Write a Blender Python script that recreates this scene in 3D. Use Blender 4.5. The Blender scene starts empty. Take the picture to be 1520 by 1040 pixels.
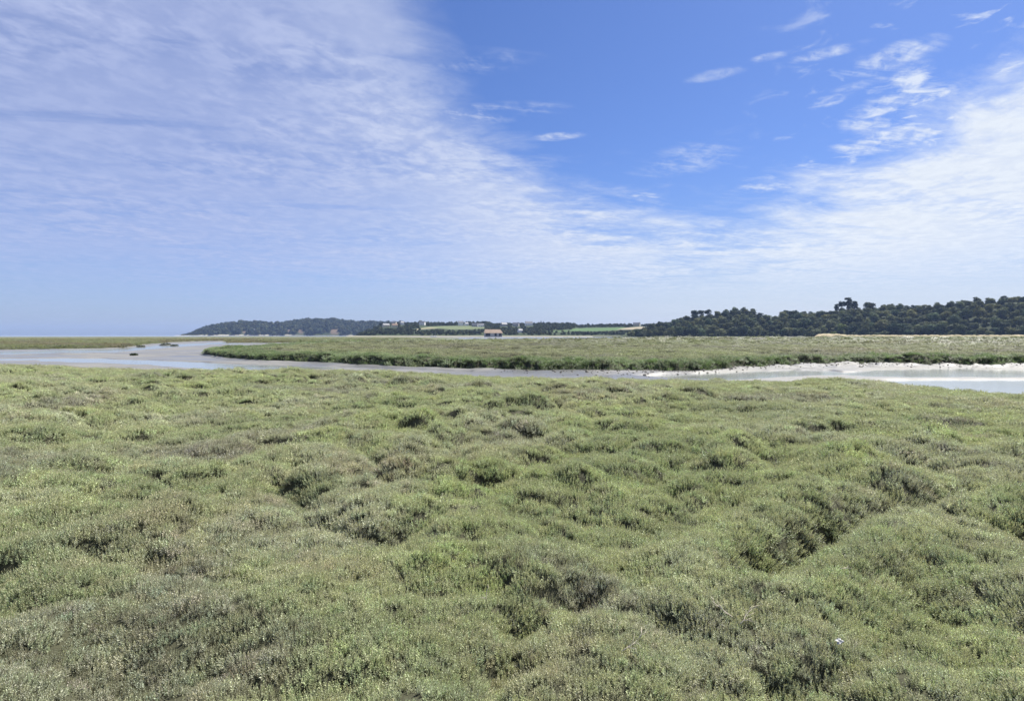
import bpy, math, random
import numpy as np
R = math.radians
rng = np.random.default_rng(7)
random.seed(7)
sc = bpy.context.scene
COL = sc.collection

# ------------------------------------------------------------------ camera numbers
F, CX, CY, HZ = 902.0, 760.0, 520.0, 497.0       # focal length, centre and horizon of the photograph (pixels)
EYE = 2.3                                         # eye height above the top of the marsh plants (metres)
PITCH = math.atan((CY-HZ)/F)
SP, CP = math.sin(PITCH), math.cos(PITCH)

def at(px, py, z=0.0):
    """where the sight line of a pixel meets the level z"""
    u = (px-CX)/F; v = (py-CY)/F
    dx, dy, dz = u, CP - v*SP, -SP - v*CP
    t = (z-EYE)/min(dz, -1e-5)
    return (dx*t, dy*t, z)
def pol(px, py, z=0.0):
    x, y, _ = at(px, py, z)
    return math.atan2(x, y), math.hypot(x, y)
def az_of(px): return math.atan((px-CX)/F)
def project(x, y, z):
    """pixel of a point (arrays)"""
    zz = z-EYE
    d = y*CP - zz*SP
    return CX + F*x/d, CY - F*(y*SP + zz*CP)/d
def smooth(a, b, x):
    t = np.clip((x-a)/(b-a), 0, 1); return t*t*(3-2*t)

# ------------------------------------------------------------------ noise
def _hash(ix, iy, s):
    h = (ix.astype(np.int64)*374761393 + iy.astype(np.int64)*668265263 + s*1442695041) & 0xffffffff
    h = ((h ^ (h >> 13))*1274126177) & 0xffffffff
    h = ((h ^ (h >> 16))*2246822519) & 0xffffffff
    return ((h ^ (h >> 15)) & 0xffffff)/float(0xffffff)
def vn(x, y, s=0):
    x = np.asarray(x, float); y = np.asarray(y, float)
    ix = np.floor(x); iy = np.floor(y); fx = x-ix; fy = y-iy
    fx = fx*fx*fx*(fx*(fx*6-15)+10); fy = fy*fy*fy*(fy*(fy*6-15)+10)
    a = _hash(ix, iy, s); b = _hash(ix+1, iy, s); c = _hash(ix, iy+1, s); d = _hash(ix+1, iy+1, s)
    return (a+(b-a)*fx)*(1-fy) + (c+(d-c)*fx)*fy
def fbm(x, y, s=0, o=4):
    t = 0; a = .5; n = 0
    for k in range(o):
        t = t + a*vn(x*2**k + 17.3*k, y*2**k - 9.1*k, s+k); n += a; a *= .5
    return t/n*2-1
def domes(x, y, cell, s, rmin, rmax, hmin, hmax):
    """rounded cushions, each with a radius and height of its own"""
    ix = np.floor(x/cell); iy = np.floor(y/cell)
    best = np.zeros_like(x)
    for di in (-1, 0, 1):
        for dj in (-1, 0, 1):
            cx = ix+di; cy = iy+dj
            px = (cx + _hash(cx, cy, s))*cell; py = (cy + _hash(cx, cy, s+1))*cell
            rr = rmin + (rmax-rmin)*_hash(cx, cy, s+2)
            hh = hmin + (hmax-hmin)*_hash(cx, cy, s+3)
            st = .75 + .5*_hash(cx, cy, s+4)
            d2 = (((x-px)*st)**2 + ((y-py)/st)**2)/(rr*rr)
            best = np.maximum(best, hh*np.sqrt(np.clip(1-d2, 0, 1)))
    return best

# ------------------------------------------------------------------ objects
def tag(o, label=None, cat=None, group=None, kind=None):
    if label: o['label'] = label
    if cat: o['category'] = cat
    if group: o['group'] = group
    if kind: o['kind'] = kind
    return o
def empty(name, loc, rz=0.0):
    o = bpy.data.objects.new(name, None); COL.objects.link(o)
    o.location = loc; o.rotation_euler = (0, 0, rz); o.empty_display_size = .5
    return o
def np_mesh(name, V, faces, mats, smooth_=True, attrs=None, fmat=None):
    me = bpy.data.meshes.new(name)
    V = np.asarray(V, np.float32); faces = np.asarray(faces, np.int32)
    n = faces.shape[1] if len(faces) else 3
    me.vertices.add(len(V)); me.vertices.foreach_set('co', V.ravel())
    if len(faces):
        me.loops.add(faces.size); me.loops.foreach_set('vertex_index', faces.ravel())
        me.polygons.add(len(faces))
        me.polygons.foreach_set('loop_start', np.arange(0, faces.size, n, dtype=np.int32))
        me.polygons.foreach_set('use_smooth', np.full(len(faces), smooth_))
        if fmat is not None: me.polygons.foreach_set('material_index', np.asarray(fmat, np.int32))
    for m in (mats if isinstance(mats, (list, tuple)) else [mats]):
        if m: me.materials.append(m)
    for k, (typ, dom, arr) in (attrs or {}).items():
        a = me.attributes.new(k, typ, dom)
        a.data.foreach_set('vector' if typ == 'FLOAT_VECTOR' else 'value', np.asarray(arr).ravel())
    me.update(calc_edges=True)
    return me
def obj(name, me, parent=None, loc=None):
    o = bpy.data.objects.new(name, me); COL.objects.link(o)
    if parent: o.parent = parent
    if loc is not None: o.location = loc
    return o
class MB:
    """collects boxes, prisms and tubes for ONE mesh"""
    def __init__(s): s.v = []; s.f = []
    def add(s, v, f):
        b = len(s.v); s.v += [tuple(p) for p in v]; s.f += [tuple(i+b for i in q) for q in f]
    def box(s, x0, x1, y0, y1, z0, z1):
        s.add([(x, y, z) for z in (z0, z1) for y in (y0, y1) for x in (x0, x1)],
              [(0,2,3,1),(4,5,7,6),(0,1,5,4),(2,6,7,3),(0,4,6,2),(1,3,7,5)])
    def prism(s, pts, y0, y1):
        n = len(pts)
        s.add([(x, y0, z) for x, z in pts] + [(x, y1, z) for x, z in pts],
              [tuple(range(n)), tuple(range(2*n-1, n-1, -1))] + [(i, i+n, (i+1) % n+n, (i+1) % n) for i in range(n)])
    def tube(s, pts, rad, n=6):
        ring = []
        for i, p in enumerate(pts):
            p = np.array(p, float)
            a = np.array(pts[max(i-1, 0)], float); b = np.array(pts[min(i+1, len(pts)-1)], float)
            d = b-a; d /= np.linalg.norm(d)+1e-9
            u = np.cross(d, (0.3, .9, .2)); u /= np.linalg.norm(u)+1e-9; w = np.cross(d, u)
            r = rad[i] if hasattr(rad, '__len__') else rad
            ring.append([tuple(p + r*(u*math.cos(k*2*math.pi/n)+w*math.sin(k*2*math.pi/n))) for k in range(n)])
        v = [q for r_ in ring for q in r_]
        f = [(i*n+k, i*n+(k+1) % n, (i+1)*n+(k+1) % n, (i+1)*n+k) for i in range(len(pts)-1) for k in range(n)]
        f += [tuple(range(n-1, -1, -1)), tuple(range((len(pts)-1)*n, len(pts)*n))]
        s.add(v, f)
    def build(s, name, mat, parent=None, loc=None, smooth_=False):
        me = bpy.data.meshes.new(name); me.from_pydata(s.v, [], s.f); me.materials.append(mat)
        for p in me.polygons: p.use_smooth = smooth_
        return obj(name, me, parent, loc)

# ------------------------------------------------------------------ materials
class NT:
    def __init__(s, tree): s.t = tree; s.n = tree.nodes; s.l = tree.links
    def new(s, t, **kw):
        n = s.n.new(t)
        for k, v in kw.items(): setattr(n, k, v)
        return n
    def put(s, sock, v):
        if isinstance(v, bpy.types.NodeSocket): s.l.new(v, sock)
        elif v is not None:
            if hasattr(sock.default_value, '__len__') and not hasattr(v, '__len__'): v = (v,)*len(sock.default_value)
            if hasattr(v, '__len__') and len(v) == 3 and len(sock.default_value) == 4: v = (*v, 1)
            sock.default_value = v
    def m(s, op, a, b=None, c=None, clamp=False):
        n = s.new('ShaderNodeMath', operation=op, use_clamp=clamp)
        for i, v in enumerate((a, b, c)):
            if v is not None: s.put(n.inputs[i], v)
        return n.outputs[0]
    def mix(s, fac, a, b, mode='MIX'):
        n = s.new('ShaderNodeMix', data_type='RGBA', blend_type=mode)
        s.put(n.inputs[0], fac); s.put(n.inputs[6], a); s.put(n.inputs[7], b)
        return n.outputs[2]
    def ss(s, lo, hi, x):
        n = s.new('ShaderNodeMapRange', interpolation_type='SMOOTHSTEP')
        s.put(n.inputs[0], x); s.put(n.inputs[1], lo); s.put(n.inputs[2], hi)
        return n.outputs[0]
    def noise(s, vec, scale, detail=4, rough=.5, dist=0, w=None):
        n = s.new('ShaderNodeTexNoise')
        if vec is not None: s.l.new(vec, n.inputs['Vector'])
        n.inputs['Scale'].default_value = scale; n.inputs['Detail'].default_value = detail
        n.inputs['Roughness'].default_value = rough; n.inputs['Distortion'].default_value = dist
        return n.outputs['Fac']
    def comb(s, x, y, z=0.0):
        n = s.new('ShaderNodeCombineXYZ'); s.put(n.inputs[0], x); s.put(n.inputs[1], y); s.put(n.inputs[2], z)
        return n.outputs[0]
    def curve(s, x, pts):
        """piecewise-linear height over x through chained map ranges (x ascending)"""
        out = None
        for (x0, y0), (x1, y1) in zip(pts, pts[1:]):
            n = s.new('ShaderNodeMapRange'); n.clamp = True
            s.put(n.inputs[0], x)
            for i, v in ((1, x0), (2, x1), (3, 0.0), (4, y1-y0)): n.inputs[i].default_value = v
            out = n.outputs[0] if out is None else s.m('ADD', out, n.outputs[0])
        return s.m('ADD', out, pts[0][1])
def new_mat(name):
    m = bpy.data.materials.new(name); m.use_nodes = True
    k = NT(m.node_tree); k.n.clear()
    out = k.new('ShaderNodeOutputMaterial')
    return m, k, out
def principled(k, out, color, rough=.7, spec=.3, normal=None):
    b = k.new('ShaderNodeBsdfPrincipled')
    k.put(b.inputs['Base Color'], color); k.put(b.inputs['Roughness'], rough)
    k.put(b.inputs['Specular IOR Level'], spec)
    if normal is not None: k.l.new(normal, b.inputs['Normal'])
    k.l.new(b.outputs[0], out.inputs[0])
    return b
def bump(k, h, strength, dist):
    b = k.new('ShaderNodeBump'); k.put(b.inputs['Strength'], strength); k.put(b.inputs['Distance'], dist)
    k.l.new(h, b.inputs['Height']); return b.outputs[0]
def worn(name, c0, c1, scale=1.0, rough=.8, spec=.2):
    m, k, out = new_mat(name)
    tc = k.new('ShaderNodeTexCoord').outputs['Object']
    n = k.noise(tc, scale, 6, .65)
    principled(k, out, k.mix(k.ss(.35, .68, n), c0, c1), rough, spec, bump(k, n, .3, .05))
    return m

# leaves: colour of each clump comes from the scattered point, each leaf varies around it
def leaf_material(name, transl=.3, rough=.5, spec=.35, var=1.0):
    m, k, out = new_mat(name)
    a = k.new('ShaderNodeAttribute', attribute_type='INSTANCER', attribute_name='col').outputs['Vector']
    t = k.new('ShaderNodeAttribute', attribute_type='GEOMETRY', attribute_name='tint')
    sep = k.new('ShaderNodeSeparateXYZ'); k.l.new(t.outputs['Vector'], sep.inputs[0])
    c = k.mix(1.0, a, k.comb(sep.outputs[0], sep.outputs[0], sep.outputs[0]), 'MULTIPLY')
    c = k.mix(sep.outputs[1], c, (.52, .49, .33))          # pale flower spikes
    c = k.mix(sep.outputs[2], c, (.17, .13, .09))          # woody stems
    p = k.new('ShaderNodeBsdfPrincipled')
    k.put(p.inputs['Base Color'], c); k.put(p.inputs['Roughness'], rough); k.put(p.inputs['Specular IOR Level'], spec)
    tr = k.new('ShaderNodeBsdfTranslucent'); k.put(tr.inputs[0], k.mix(1.0, c, (1.0, 1.08, .76), 'MULTIPLY'))
    mx = k.new('ShaderNodeMixShader'); mx.inputs[0].default_value = transl
    k.l.new(p.outputs[0], mx.inputs[1]); k.l.new(tr.outputs[0], mx.inputs[2]); k.l.new(mx.outputs[0], out.inputs[0])
    return m
M_leaf = leaf_material('marsh_leaf')
M_blade = leaf_material('grass_blade', .48, .55, .25)

def crown_material(name, c0, c1, use_inst=False):
    m, k, out = new_mat(name)
    t = k.new('ShaderNodeAttribute', attribute_type='GEOMETRY', attribute_name='tint')
    sep = k.new('ShaderNodeSeparateXYZ'); k.l.new(t.outputs['Vector'], sep.inputs[0])
    rnd = k.new('ShaderNodeObjectInfo').outputs['Random']
    c = k.mix(rnd, c0, c1)
    r2 = k.m('FRACT', k.m('MULTIPLY', rnd, 13.7))
    c = k.mix(k.ss(.6, 1.0, r2), c, k.mix(1.0, c, (1.22, 1.1, .92), 'MULTIPLY'))
    c = k.mix(k.ss(.4, .0, r2), c, k.mix(1.0, c, (.75, .95, 1.05), 'MULTIPLY'))
    c = k.mix(1.0, c, k.comb(sep.outputs[0], sep.outputs[0], sep.outputs[0]), 'MULTIPLY')
    p = k.new('ShaderNodeBsdfPrincipled')
    k.put(p.inputs['Base Color'], c); k.put(p.inputs['Roughness'], .75); k.put(p.inputs['Specular IOR Level'], .12)
    tr = k.new('ShaderNodeBsdfTranslucent'); k.l.new(c, tr.inputs[0])
    mx = k.new('ShaderNodeMixShader'); mx.inputs[0].default_value = .22
    k.l.new(p.outputs[0], mx.inputs[1]); k.l.new(tr.outputs[0], mx.inputs[2]); k.l.new(mx.outputs[0], out.inputs[0])
    return m
M_crown = crown_material('tree_leaves', (.032, .050, .022), (.15, .168, .075))
M_far = crown_material('far_tree_leaves', (.016, .027, .013), (.085, .10, .045))
M_pale = crown_material('pale_tree_leaves', (.13, .17, .05), (.15, .19, .06))
M_pine = crown_material('pine_needles', (.022, .036, .018), (.035, .05, .022))
M_bark = worn('bark', (.07, .055, .04), (.13, .105, .08), 3.0, .9)

# soil under the marsh plants
M_soil, k, out = new_mat('marsh_soil')
geo = k.new('ShaderNodeNewGeometry').outputs['Position']
n1 = k.noise(geo, .35, 5, .6); n2 = k.noise(geo, 9, 5, .7); n3 = k.noise(geo, .06, 4, .6)
rad = k.new('ShaderNodeVectorMath', operation='LENGTH'); k.l.new(geo, rad.inputs[0])
far = k.ss(90.0, 420.0, rad.outputs['Value'])              # beyond the plants that are built one by one the sward itself is the surface
near_c = k.mix(n2, (.035, .037, .022), (.075, .075, .045))
sward = k.mix(k.ss(.35, .65, n3), (.105, .12, .06), (.145, .138, .085))
sward = k.mix(k.ss(.5, .75, n1), sward, (.10, .13, .05))
principled(k, out, k.mix(far, near_c, sward), .85, .15, bump(k, n2, .6, .06))

# tidal mud: wet, smooth in films of water, ripples on top
M_mud, k, out = new_mat('tidal_mud')
geo = k.new('ShaderNodeNewGeometry').outputs['Position']
mp = k.new('ShaderNodeMapping'); k.l.new(geo, mp.inputs[0]); mp.inputs['Scale'].default_value = (.5, 1, 1)
n1 = k.noise(mp.outputs[0], .16, 6, .62, .6); n2 = k.noise(geo, 2.2, 6, .7); n3 = k.noise(mp.outputs[0], .035, 4, .5)
c = k.mix(k.ss(.35, .68, n1), (.185, .182, .17), (.125, .127, .126))
n4 = k.noise(geo, .8, 6, .75)
c = k.mix(k.m('MULTIPLY', k.ss(.52, .66, n4), .55), c, (.105, .10, .088))
c = k.mix(k.m('MULTIPLY', k.ss(.5, .72, n2), .45), c, (.22, .212, .19))
wet = k.ss(.42, .58, k.m('ADD', k.m('MULTIPLY', n1, .5), k.m('MULTIPLY', n3, .5)))
principled(k, out, c, k.m('SUBTRACT', .70, k.m('MULTIPLY', wet, .42)), .32, bump(k, k.m('ADD', k.m('MULTIPLY', n2, .4), n4), .6, .10))

M_water, k, out = new_mat('estuary_water')
geo = k.new('ShaderNodeNewGeometry').outputs['Position']
n1 = k.noise(geo, 1.6, 3, .5); n2 = k.noise(geo, .09, 3, .5)
b = principled(k, out, k.mix(n2, (.20, .22, .21), (.24, .25, .235)), k.m('ADD', .07, k.m('MULTIPLY', n2, .12)), .5, bump(k, n1, .06, .03))
b.inputs['IOR'].default_value = 1.33

# hill ground: bush, fields and earth cliffs by a colour stored on the terrain
def hill_material(name):
    m, k, out = new_mat(name)
    a = k.new('ShaderNodeAttribute', attribute_type='GEOMETRY', attribute_name='land').outputs['Vector']
    geo = k.new('ShaderNodeNewGeometry').outputs['Position']
    n = k.noise(geo, .05, 6, .65)
    principled(k, out, k.mix(1.0, a, k.mix(n, (.65, .65, .65), (1.3, 1.3, 1.25)), 'MULTIPLY'), .9, .1, bump(k, n, .5, 2.0))
    return m
M_hill = hill_material('hill_land')

# ------------------------------------------------------------------ world: daylight sky with a sheet of high cloud
SUN_AZ, SUN_EL = R(48), R(54)          # sun ahead and to the right
w = bpy.data.worlds.new('World'); sc.world = w; w.use_nodes = True
k = NT(w.node_tree); k.n.clear()
wo = k.new('ShaderNodeOutputWorld'); bg = k.new('ShaderNodeBackground')
SKY = .055
bg.inputs[1].default_value = SKY
sky = k.new('ShaderNodeTexSky', sky_type='NISHITA', sun_disc=False, sun_elevation=SUN_EL, sun_rotation=SUN_AZ,
            altitude=0, air_density=1.0, dust_density=.6, ozone_density=2.2)
d = k.new('ShaderNodeTexCoord').outputs['Generated']
sx = k.new('ShaderNodeSeparateXYZ'); k.l.new(d, sx.inputs[0])
X, Y, Z = sx.outputs
az = k.m('ARCTAN2', X, Y)
el = k.m('ARCTANGENT', k.m('DIVIDE', Z, k.m('SQRT', k.m('ADD', k.m('MULTIPLY', X, X), k.m('MULTIPLY', Y, Y)))))
zz = k.m('ADD', k.m('MAXIMUM', Z, 0.0), .045)
PX = k.m('DIVIDE', X, zz); PY = k.m('DIVIDE', Y, zz)
P = k.comb(PX, PY)
# rotated, stretched frames on the cloud layer
def frame(ang, sx_, sy_, off=(0, 0)):
    c_, s_ = math.cos(ang), math.sin(ang)
    a = k.m('ADD', k.m('ADD', k.m('MULTIPLY', PX, c_*sx_), k.m('MULTIPLY', PY, s_*sx_)), off[0])
    b_ = k.m('ADD', k.m('ADD', k.m('MULTIPLY', PX, -s_*sy_), k.m('MULTIPLY', PY, c_*sy_)), off[1])
    return k.comb(a, b_)
big = k.noise(frame(.15, .5, 1.1), 1.0, 4, .55, .4)
streak = k.noise(frame(.45, 1.5, 2.5, (3, 1)), 1.0, 7, .66, .35)
ripple = k.noise(frame(.6, 7.0, 6.5), 1.0, 5, .6, .5)
ripple2 = k.noise(frame(-.5, 16.0, 11.0, (5, 2)), 1.0, 4, .6, .4)
wisp = k.noise(frame(.25, 1.2, 6.5, (1, 7)), 1.0, 5, .6, .6)
def el_of(px, py):      # direction of a place in the sky
    u = (px-CX)/F; v = (py-CY)/F
    y = CP - v*SP; z = -SP - v*CP
    return math.atan2(u, y), math.atan2(z, math.hypot(u, y))
# upper edge of the cloud sheet, over azimuth
edge_px = [(-100,-900),(430,-700),(540,-260),(600,-60),(650,70),(700,150),(760,218),(830,262),(900,290),(1000,314),(1090,322),(1160,300),(1230,262),(1290,228),(1360,185),(1440,120),(1560,20),(1800,-300)]
E = k.curve(az, [el_of(*p) for p in edge_px])
wob = k.m('ADD', k.m('MULTIPLY', k.m('SUBTRACT', streak, .5), .26), k.m('MULTIPLY', k.m('SUBTRACT', big, .5), .10))
below = k.m('ADD', k.m('SUBTRACT', E, el), wob)                       # how far under the edge, in radians
rightside = k.ss(.25, .50, az)
wide = k.m('ADD', .085, k.m('MULTIPLY', k.ss(.02, -.24, az), .22))
sheet = k.ss(k.m('MULTIPLY', wide, -.45), wide, below)
# body of the sheet: thin veil + ripples; more broken on the right, veil on the left
rip = k.m('ADD', k.m('MULTIPLY', ripple, .62), k.m('MULTIPLY', ripple2, .38))
tex = k.m('ADD', k.m('MULTIPLY', k.ss(.38, .62, rip), .56), k.m('MULTIPLY', k.ss(.32, .68, streak), .44))
low = k.ss(.14, .035, el)                                            # near the horizon the layer is seen edge-on and fades into haze
zone = k.noise(frame(.5, .75, .95, (11, 4)), 1.0, 4, .6, .3)
loc = k.m('ADD', .25, k.m('MULTIPLY', k.ss(.40, .60, zone), .75))
tex = k.m('ADD', .48, k.m('MULTIPLY', k.m('SUBTRACT', tex, .48), loc))
core = k.m('MULTIPLY', k.ss(.03, .10, below), k.ss(.34, .12, below))
tex = k.m('ADD', tex, k.m('ADD', k.m('MULTIPLY', core, .26), k.m('MULTIPLY', k.m('SUBTRACT', big, .5), .7)), clamp=True)
veil = k.m('ADD', k.m('ADD', .38, k.m('MULTIPLY', rightside, .16)), k.m('MULTIPLY', tex, .56), clamp=True)
dens = k.m('MULTIPLY', sheet, veil)
# streaks and blue slits in the upper left part
gap = k.ss(.57, .70, k.noise(frame(.2, .55, 2.4, (8, 3)), 1.0, 5, .6, .5))
dens = k.m('MULTIPLY', dens, k.m('SUBTRACT', 1.0, k.m('MULTIPLY', gap, .34)))
# loose puffs above the right part of the edge
puff_zone = k.m('MULTIPLY', k.ss(.30, .56, az), k.ss(.42, .05, k.m('SUBTRACT', el, E)))
puffs = k.m('MULTIPLY', k.ss(.495, .62, k.m('ADD', k.m('MULTIPLY', ripple, .55), k.m('MULTIPLY', big, .45))), puff_zone)
dens = k.m('MAXIMUM', dens, k.m('MULTIPLY', puffs, .85))
# a few isolated wisps in the blue
def blob(px, py, rx, ry, s):
    a0, e0 = el_of(px, py)
    dx = k.m('DIVIDE', k.m('SUBTRACT', az, a0), rx/F); dy = k.m('DIVIDE', k.m('SUBTRACT', el, e0), ry/F)
    dy = k.m('SUBTRACT', dy, k.m('MULTIPLY', dx, .35))
    g = k.m('SUBTRACT', 1.0, k.m('ADD', k.m('MULTIPLY', dx, dx), k.m('MULTIPLY', dy, dy)))
    fall = k.ss(-.9, 1.0, k.m('ADD', g, k.m('MULTIPLY', k.m('SUBTRACT', wisp, .5), 3.0)))
    return k.m('MULTIPLY', k.m('MULTIPLY', fall, k.ss(.40, .66, k.m('ADD', k.m('MULTIPLY', wisp, .55), k.m('MULTIPLY', ripple2, .45)))), s*1.5)
for b_ in ((1020, 236, 60, 17, .26), (826, 203, 34, 5, .5), (1066, 110, 34, 6, .24), (1137, 87, 24, 5, .38), (1318, 163, 40, 19, .6), (1322, 87, 46, 13, .62), (1350, 112, 20, 13, .6), (1355, 150, 36, 12, .62), (1235, 147, 24, 5, .45), (1275, 127, 28, 5, .45), (1230, 78, 40, 6, .5), (1330, 205, 60, 12, .6), (660, 95, 110, 16, .42), (730, 168, 90, 12, .40), (1150, 275, 50, 7, .45), (955, 292, 26, 6, .5)):
    dens = k.m('MAXIMUM', dens, blob(*b_))
dens = k.m('MULTIPLY', dens, k.m('SUBTRACT', 1.0, k.m('MULTIPLY', low, .50)))
milk = k.m('MULTIPLY', k.m('MULTIPLY', k.ss(.17, .06, el), k.ss(-.35, .25, az)), k.m('ADD', .40, k.m('MULTIPLY', big, .25)))
dens = k.m('MULTIPLY', k.m('MAXIMUM', dens, milk), k.ss(-.01, .02, el))
# colours (before the background strength)
hsv = k.new('ShaderNodeHueSaturation'); hsv.inputs['Saturation'].default_value = 1.0; hsv.inputs['Value'].default_value = 1.0
k.l.new(sky.outputs[0], hsv.inputs['Color'])
t_low = k.mix(k.ss(-.5, .5, az), (.68, .84, 1.30), (.64, .70, .95))
skyc = k.mix(1.0, hsv.outputs[0], k.mix(k.ss(.02, .30, el), t_low, (.55, .71, 1.11)), 'MULTIPLY')
cl_l = (4.3, 4.95, 7.4); cl_r = (7.0, 7.6, 8.6)
cc = k.mix(k.ss(-.55, .45, az), cl_l, cl_r)
cc = k.mix(k.m('MULTIPLY', k.ss(.40, .66, rip), .5), cc, k.mix(1.0, cc, (1.18, 1.16, 1.10), 'MULTIPLY'))
final = k.mix(dens, skyc, cc)
k.l.new(final, bg.inputs[0]); k.l.new(bg.outputs[0], wo.inputs[0])

sun = bpy.data.lights.new('sun', 'SUN'); sun.energy = 5.0; sun.angle = R(.55); sun.color = (1.0, .95, .86)
so = bpy.data.objects.new('sun', sun); COL.objects.link(so); so.location = (60, 60, 70)
so.rotation_euler = (math.pi/2 - SUN_EL, 0, math.pi - SUN_AZ)

cam = bpy.data.cameras.new('camera'); cam.sensor_width = 36; cam.sensor_fit = 'HORIZONTAL'
cam.lens = F/1520*36; cam.clip_end = 40000; cam.clip_start = .1
co = bpy.data.objects.new('camera', cam); COL.objects.link(co)
co.location = (0, 0, EYE); co.rotation_euler = (math.pi/2 - PITCH, 0, 0)
sc.camera = co
sc.view_settings.view_transform = 'Standard'; sc.view_settings.look = 'None'
sc.view_settings.exposure = 1.0; sc.view_settings.gamma = 1.0
sc.cycles.max_bounces = 6; sc.cycles.diffuse_bounces = 3; sc.cycles.transmission_bounces = 3; sc.cycles.volume_bounces = 0
sc.cycles.use_denoising = True

# ------------------------------------------------------------------ shores, as range over azimuth
def shore(pts, z):
    a = sorted(pol(px, py, z) for px, py in pts)
    A = np.array([p[0] for p in a]); Rr = np.log(np.array([p[1] for p in a]))
    return lambda t: np.exp(np.interp(t, A, Rr))
near_edge = shore([(-400,541),(0,543),(160,545),(250,547),(330,548),(420,546),(520,549),(620,553),(700,556),(850,559.5),(960,560.5),(1040,561.5),(1130,563.5),(1200,563),(1260,561.5),(1300,565),(1360,570),(1450,577),(1560,584),(1900,600)], 0)
isl_near = shore([(286,522.5),(310,527),(330,531),(400,536),(500,539.5),(560,543),(640,546.5),(700,547.5),(800,551),(900,551.5),(1000,552),(1060,549.5),(1100,546),(1200,541.5),(1280,540.5),(1360,541),(1520,543),(1900,548)], -.55)
isl_far = shore([(286,520.5),(330,517),(360,515),(420,511),(480,508),(600,505.6),(760,504.6),(900,503.2),(960,501.8),(1000,500.0),(1030,499.0),(1100,498.9),(1900,498.9)], 0)
lm_near = shore([(-400,523),(0,517),(160,514.5),(180,513.8),(225,508.8),(260,506.6),(300,505.3),(360,504.6),(460,504.4),(560,503.6),(640,502.6),(690,501.2)], -.3)
lm_far = shore([(-400,499.2),(160,499.2),(400,499.2),(560,499.4),(640,500.2),(690,501.0)], 0)
AZ_TIP = az_of(288)

GUL = np.array([at(*p, -.15)[:2] for p in [(1118,868),(1150,846),(1190,822),(1240,797),(1300,778),(1360,764),(1480,742),(1600,728)]])
PITS = [(*at(px, py, -.15)[:2], r, dep) for px, py, r, dep in [(866,908,.24,.38),(772,932,.26,.34),(1120,856,.30,.30),(628,606,.8,.40),(398,622,.7,.28),(170,636,.9,.4),(345,905,.38,.24),(740,884,.2,.28),(455,742,.5,.22),(925,676,.6,.25),(1155,695,.7,.25),(220,800,.45,.22),(1225,868,.35,.18),(610,798,.6,.18),(560,890,.4,.14)]]
KNOLLS = [(*at(px, py, .1)[:2], r, h) for px, py, r, h in [(345,880,.55,.2),(480,868,.6,.16),(1085,815,.75,.18),(1200,772,.7,.2),(1270,745,.8,.2),(1235,838,.55,.17),(930,880,.6,.12),(240,760,.9,.18),(660,765,1.0,.14),(1255,690,.9,.15),(800,860,.5,.1)]]
def poly_dist(x, y, pts):
    best = np.full(np.shape(x), 1e9); tt = np.zeros(np.shape(x))
    for i in range(len(pts)-1):
        a, b = pts[i], pts[i+1]; ab = b-a; L = (ab**2).sum()
        t = np.clip(((x-a[0])*ab[0]+(y-a[1])*ab[1])/L, 0, 1)
        dd = np.hypot(x-a[0]-t*ab[0], y-a[1]-t*ab[1])
        tt = np.where(dd < best, i+t, tt); best = np.minimum(best, dd)
    return best, tt
def cushions(x, y):
    wx = x + .35*fbm(x*.9, y*.9, 3, 3); wy = y + .35*fbm(x*.9+40, y*.9, 5, 3)
    amp = .55 + .65*smooth(-.25, .35, fbm(x*.16, y*.16, 11, 2))
    h = domes(wx, wy, 1.12, 21, .62, 1.08, .11, .41)*amp
    h = h + domes(wx+7, wy-3, .55, 31, .30, .52, .05, .18)*(.5+.5*amp)
    return h + .16*(1-.5*smooth(15, 30, np.hypot(x, y)))*fbm(x*.22, y*.22, 13, 3) + .05*fbm(x*1.7, y*1.7, 14, 3) - .30
def near_height(x, y):
    r = np.hypot(x, y); a = np.arctan2(x, y)
    h = cushions(x, y)
    for px, py, rr, hh in KNOLLS: h = h + .8*hh*np.exp(-((x-px)**2+(y-py)**2)/(rr*rr))
    for px, py, rr, dd in PITS: h = h - .5*dd*np.exp(-(((x-px)**2+(y-py)**2)/(rr*rr))**1.4)
    gd, gt = poly_dist(x + .1*fbm(x*2, y*2, 8, 2), y + .1*fbm(x*2+9, y*2, 9, 2), GUL)
    h = h*(1-.65*np.exp(-(gd/.8)**2)) - (.56-.03*gt)*np.exp(-(gd/(.29-.012*gt))**2) + .08*np.exp(-((gd-.75)/.35)**2)
    d = near_edge(a)*(1 + .014*fbm(a*26, r*0+1, 17, 4)) - r
    h = (h+.1)*(1-.55*smooth(7, 1.5, d)) - .1
    return -.95 + (h+.95)*smooth(-.5, .5, d) - .12*smooth(2.5, .3, d), d
def far_height(x, y):
    r = np.hypot(x, y); a = np.arctan2(x, y)
    wob = .020*fbm(a*40, r*0+3, 41, 4) + .012*fbm(a*160, r*0+5, 43, 3)
    d = np.minimum(r - isl_near(a)*(1+wob), (isl_far(a)*(1+2*wob) - r)*.35)
    d = np.where(a < AZ_TIP, -9, d)
    big = .22*fbm(x*.07, y*.07, 51, 3)
    h = (domes(x, y, 1.9, 61, 1.0, 1.7, .08, .50) + .10*fbm(x*.5, y*.5, 63, 3) + big - .16)
    bank = smooth(-.25, .9+1.5*vn(x*.45, y*.45, 77)**1.5, d)
    return -.95 + (h+.95)*bank, d
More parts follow.
